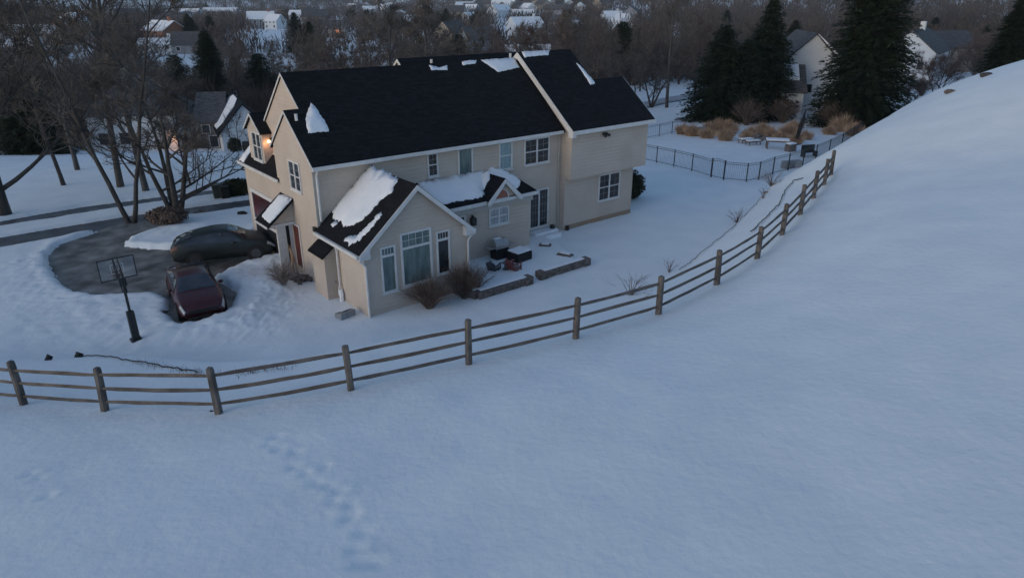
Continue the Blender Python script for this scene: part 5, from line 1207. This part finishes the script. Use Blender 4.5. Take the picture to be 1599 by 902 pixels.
# far wood as one mass: thin upright twig blades for every tree
def far_wood(N, y0, y1, seed, m, name, label, dens=26, side=None, hh=(8, 14), rad=3.4, wid=.42):
    rg = np.random.default_rng(seed); V = []
    Y = y0 * (y1/y0) ** rg.random(N); X = rg.uniform(-.84, .84, N) * Y
    keep = np.array([not blocked(a, b) for a, b in zip(X, Y)])
    if side is not None: keep &= side(X, Y, rg)
    X = X[keep]; Y = Y[keep]; n = len(X); Z = terrain(X, Y, False)
    h = rg.uniform(*hh, n); k = dens
    cx = np.repeat(X, k); cy = np.repeat(Y, k); cz = np.repeat(Z, k); H_ = np.repeat(h, k); m_ = n*k
    sc = np.repeat(1 + Y/1400, k)
    an = rg.uniform(0, 6.283, m_); rd = rad * np.sqrt(rg.random(m_)) * sc; zz = H_ * (.02 + .82*rg.random(m_)); rd *= np.sqrt(np.clip(1.05 - ((zz/H_ - .5)/.62)**2, .1, 1))
    bx = cx + np.cos(an)*rd*.75; by = cy + np.sin(an)*rd*.75; bz = cz + zz
    ex = bx + np.cos(an)*rg.uniform(.2, 1.3, m_)*sc + rg.normal(0, .4, m_); ey = by + np.sin(an)*rg.uniform(.2, 1.3, m_); ez = bz + rg.uniform(.8, 2.8, m_)
    w = wid * rg.uniform(.4, 1.1, m_) * sc; ta = rg.uniform(-1.0, 1.0, m_); wx = np.cos(ta)*w/2; wy = np.sin(ta)*w/2
    A = np.stack([bx-wx, by-wy, bz], 1); B = np.stack([bx+wx, by+wy, bz], 1); C = np.stack([ex, ey, ez], 1)
    V = np.stack([A, B, C], 1).reshape(-1, 3)
    # trunks
    tw = .18 * (1 + Y/900); A2 = np.stack([X-tw, Y, Z-.5], 1); B2 = np.stack([X+tw, Y, Z-.5], 1); C2 = np.stack([X, Y, Z+h*.85], 1)
    V = np.concatenate([V, np.stack([A2, B2, C2], 1).reshape(-1, 3)]); F = np.arange(len(V)).reshape(-1, 3)
    o = raw(name, V, F, m); tag(o, label, 'woodland', kind='stuff')
wm = mat('far_twigs', (.066,.054,.050), .95, (.11,.092,.085), .02, 5, spec=.1)
wm2 = mat('far_evergreen', (.012,.019,.013), .95, (.03,.04,.026), .03, 4, spec=.1)
far_wood(1300, 72, 250, 20, wm, 'bare_woodland', 'brown tangle of bare woodland and undergrowth beyond the house', 300, lambda X, Y, g: (X < .0*Y) & ~((X > -50) & (X < -12) & (Y < 94)) & (Y > 76) | ((X > 0) & (Y > 120)), (3, 7.5), 3.0, .10)
far_wood(9000, 200, 1700, 21, wm, 'bare_woodland', 'hazy brown-grey mass of bare woodland filling the valley', 34, lambda X, Y, g: fbm(X, Y, .014, 4) > -.5, (6, 11))
far_wood(5200, 330, 1300, 22, wm, 'bare_woodland', 'bare woodland covering the dark hillside at upper right', 30, lambda X, Y, g: (X > .06*Y), wid=.5)
far_wood(6000, 1200, 3300, 23, wm, 'bare_woodland', 'dark wooded ridge along the horizon', 26, None, (14, 22), 7, 1.2)
far_wood(1500, 240, 1600, 24, wm2, 'evergreen_wood', 'scattered far evergreen groves in the valley', 60, lambda X, Y, g: fbm(X, Y, .02, 14) > .35, (7, 12), 2.6, .9)

# ------------------------------------------------------------------ dusk haze over the valley
mb = MB(); mb.box(-4100, 4100, -260, 5600, -25, 170); hz = mb.build('haze', None); hz['kind'] = 'stuff'; hz['label'] = 'thin dusk haze over the valley'
hm = bpy.data.materials.new('haze'); hm.use_nodes = True; hn = hm.node_tree.nodes; hn.remove(hn['Principled BSDF']); pv = hn.new('ShaderNodeVolumePrincipled')
pv.inputs['Color'].default_value = (.80, .84, .92, 1); pv.inputs['Density'].default_value = .00017; pv.inputs['Anisotropy'].default_value = 0
hm.node_tree.links.new(pv.outputs[0], hn['Material Output'].inputs['Volume']); hz.data.materials.append(hm)
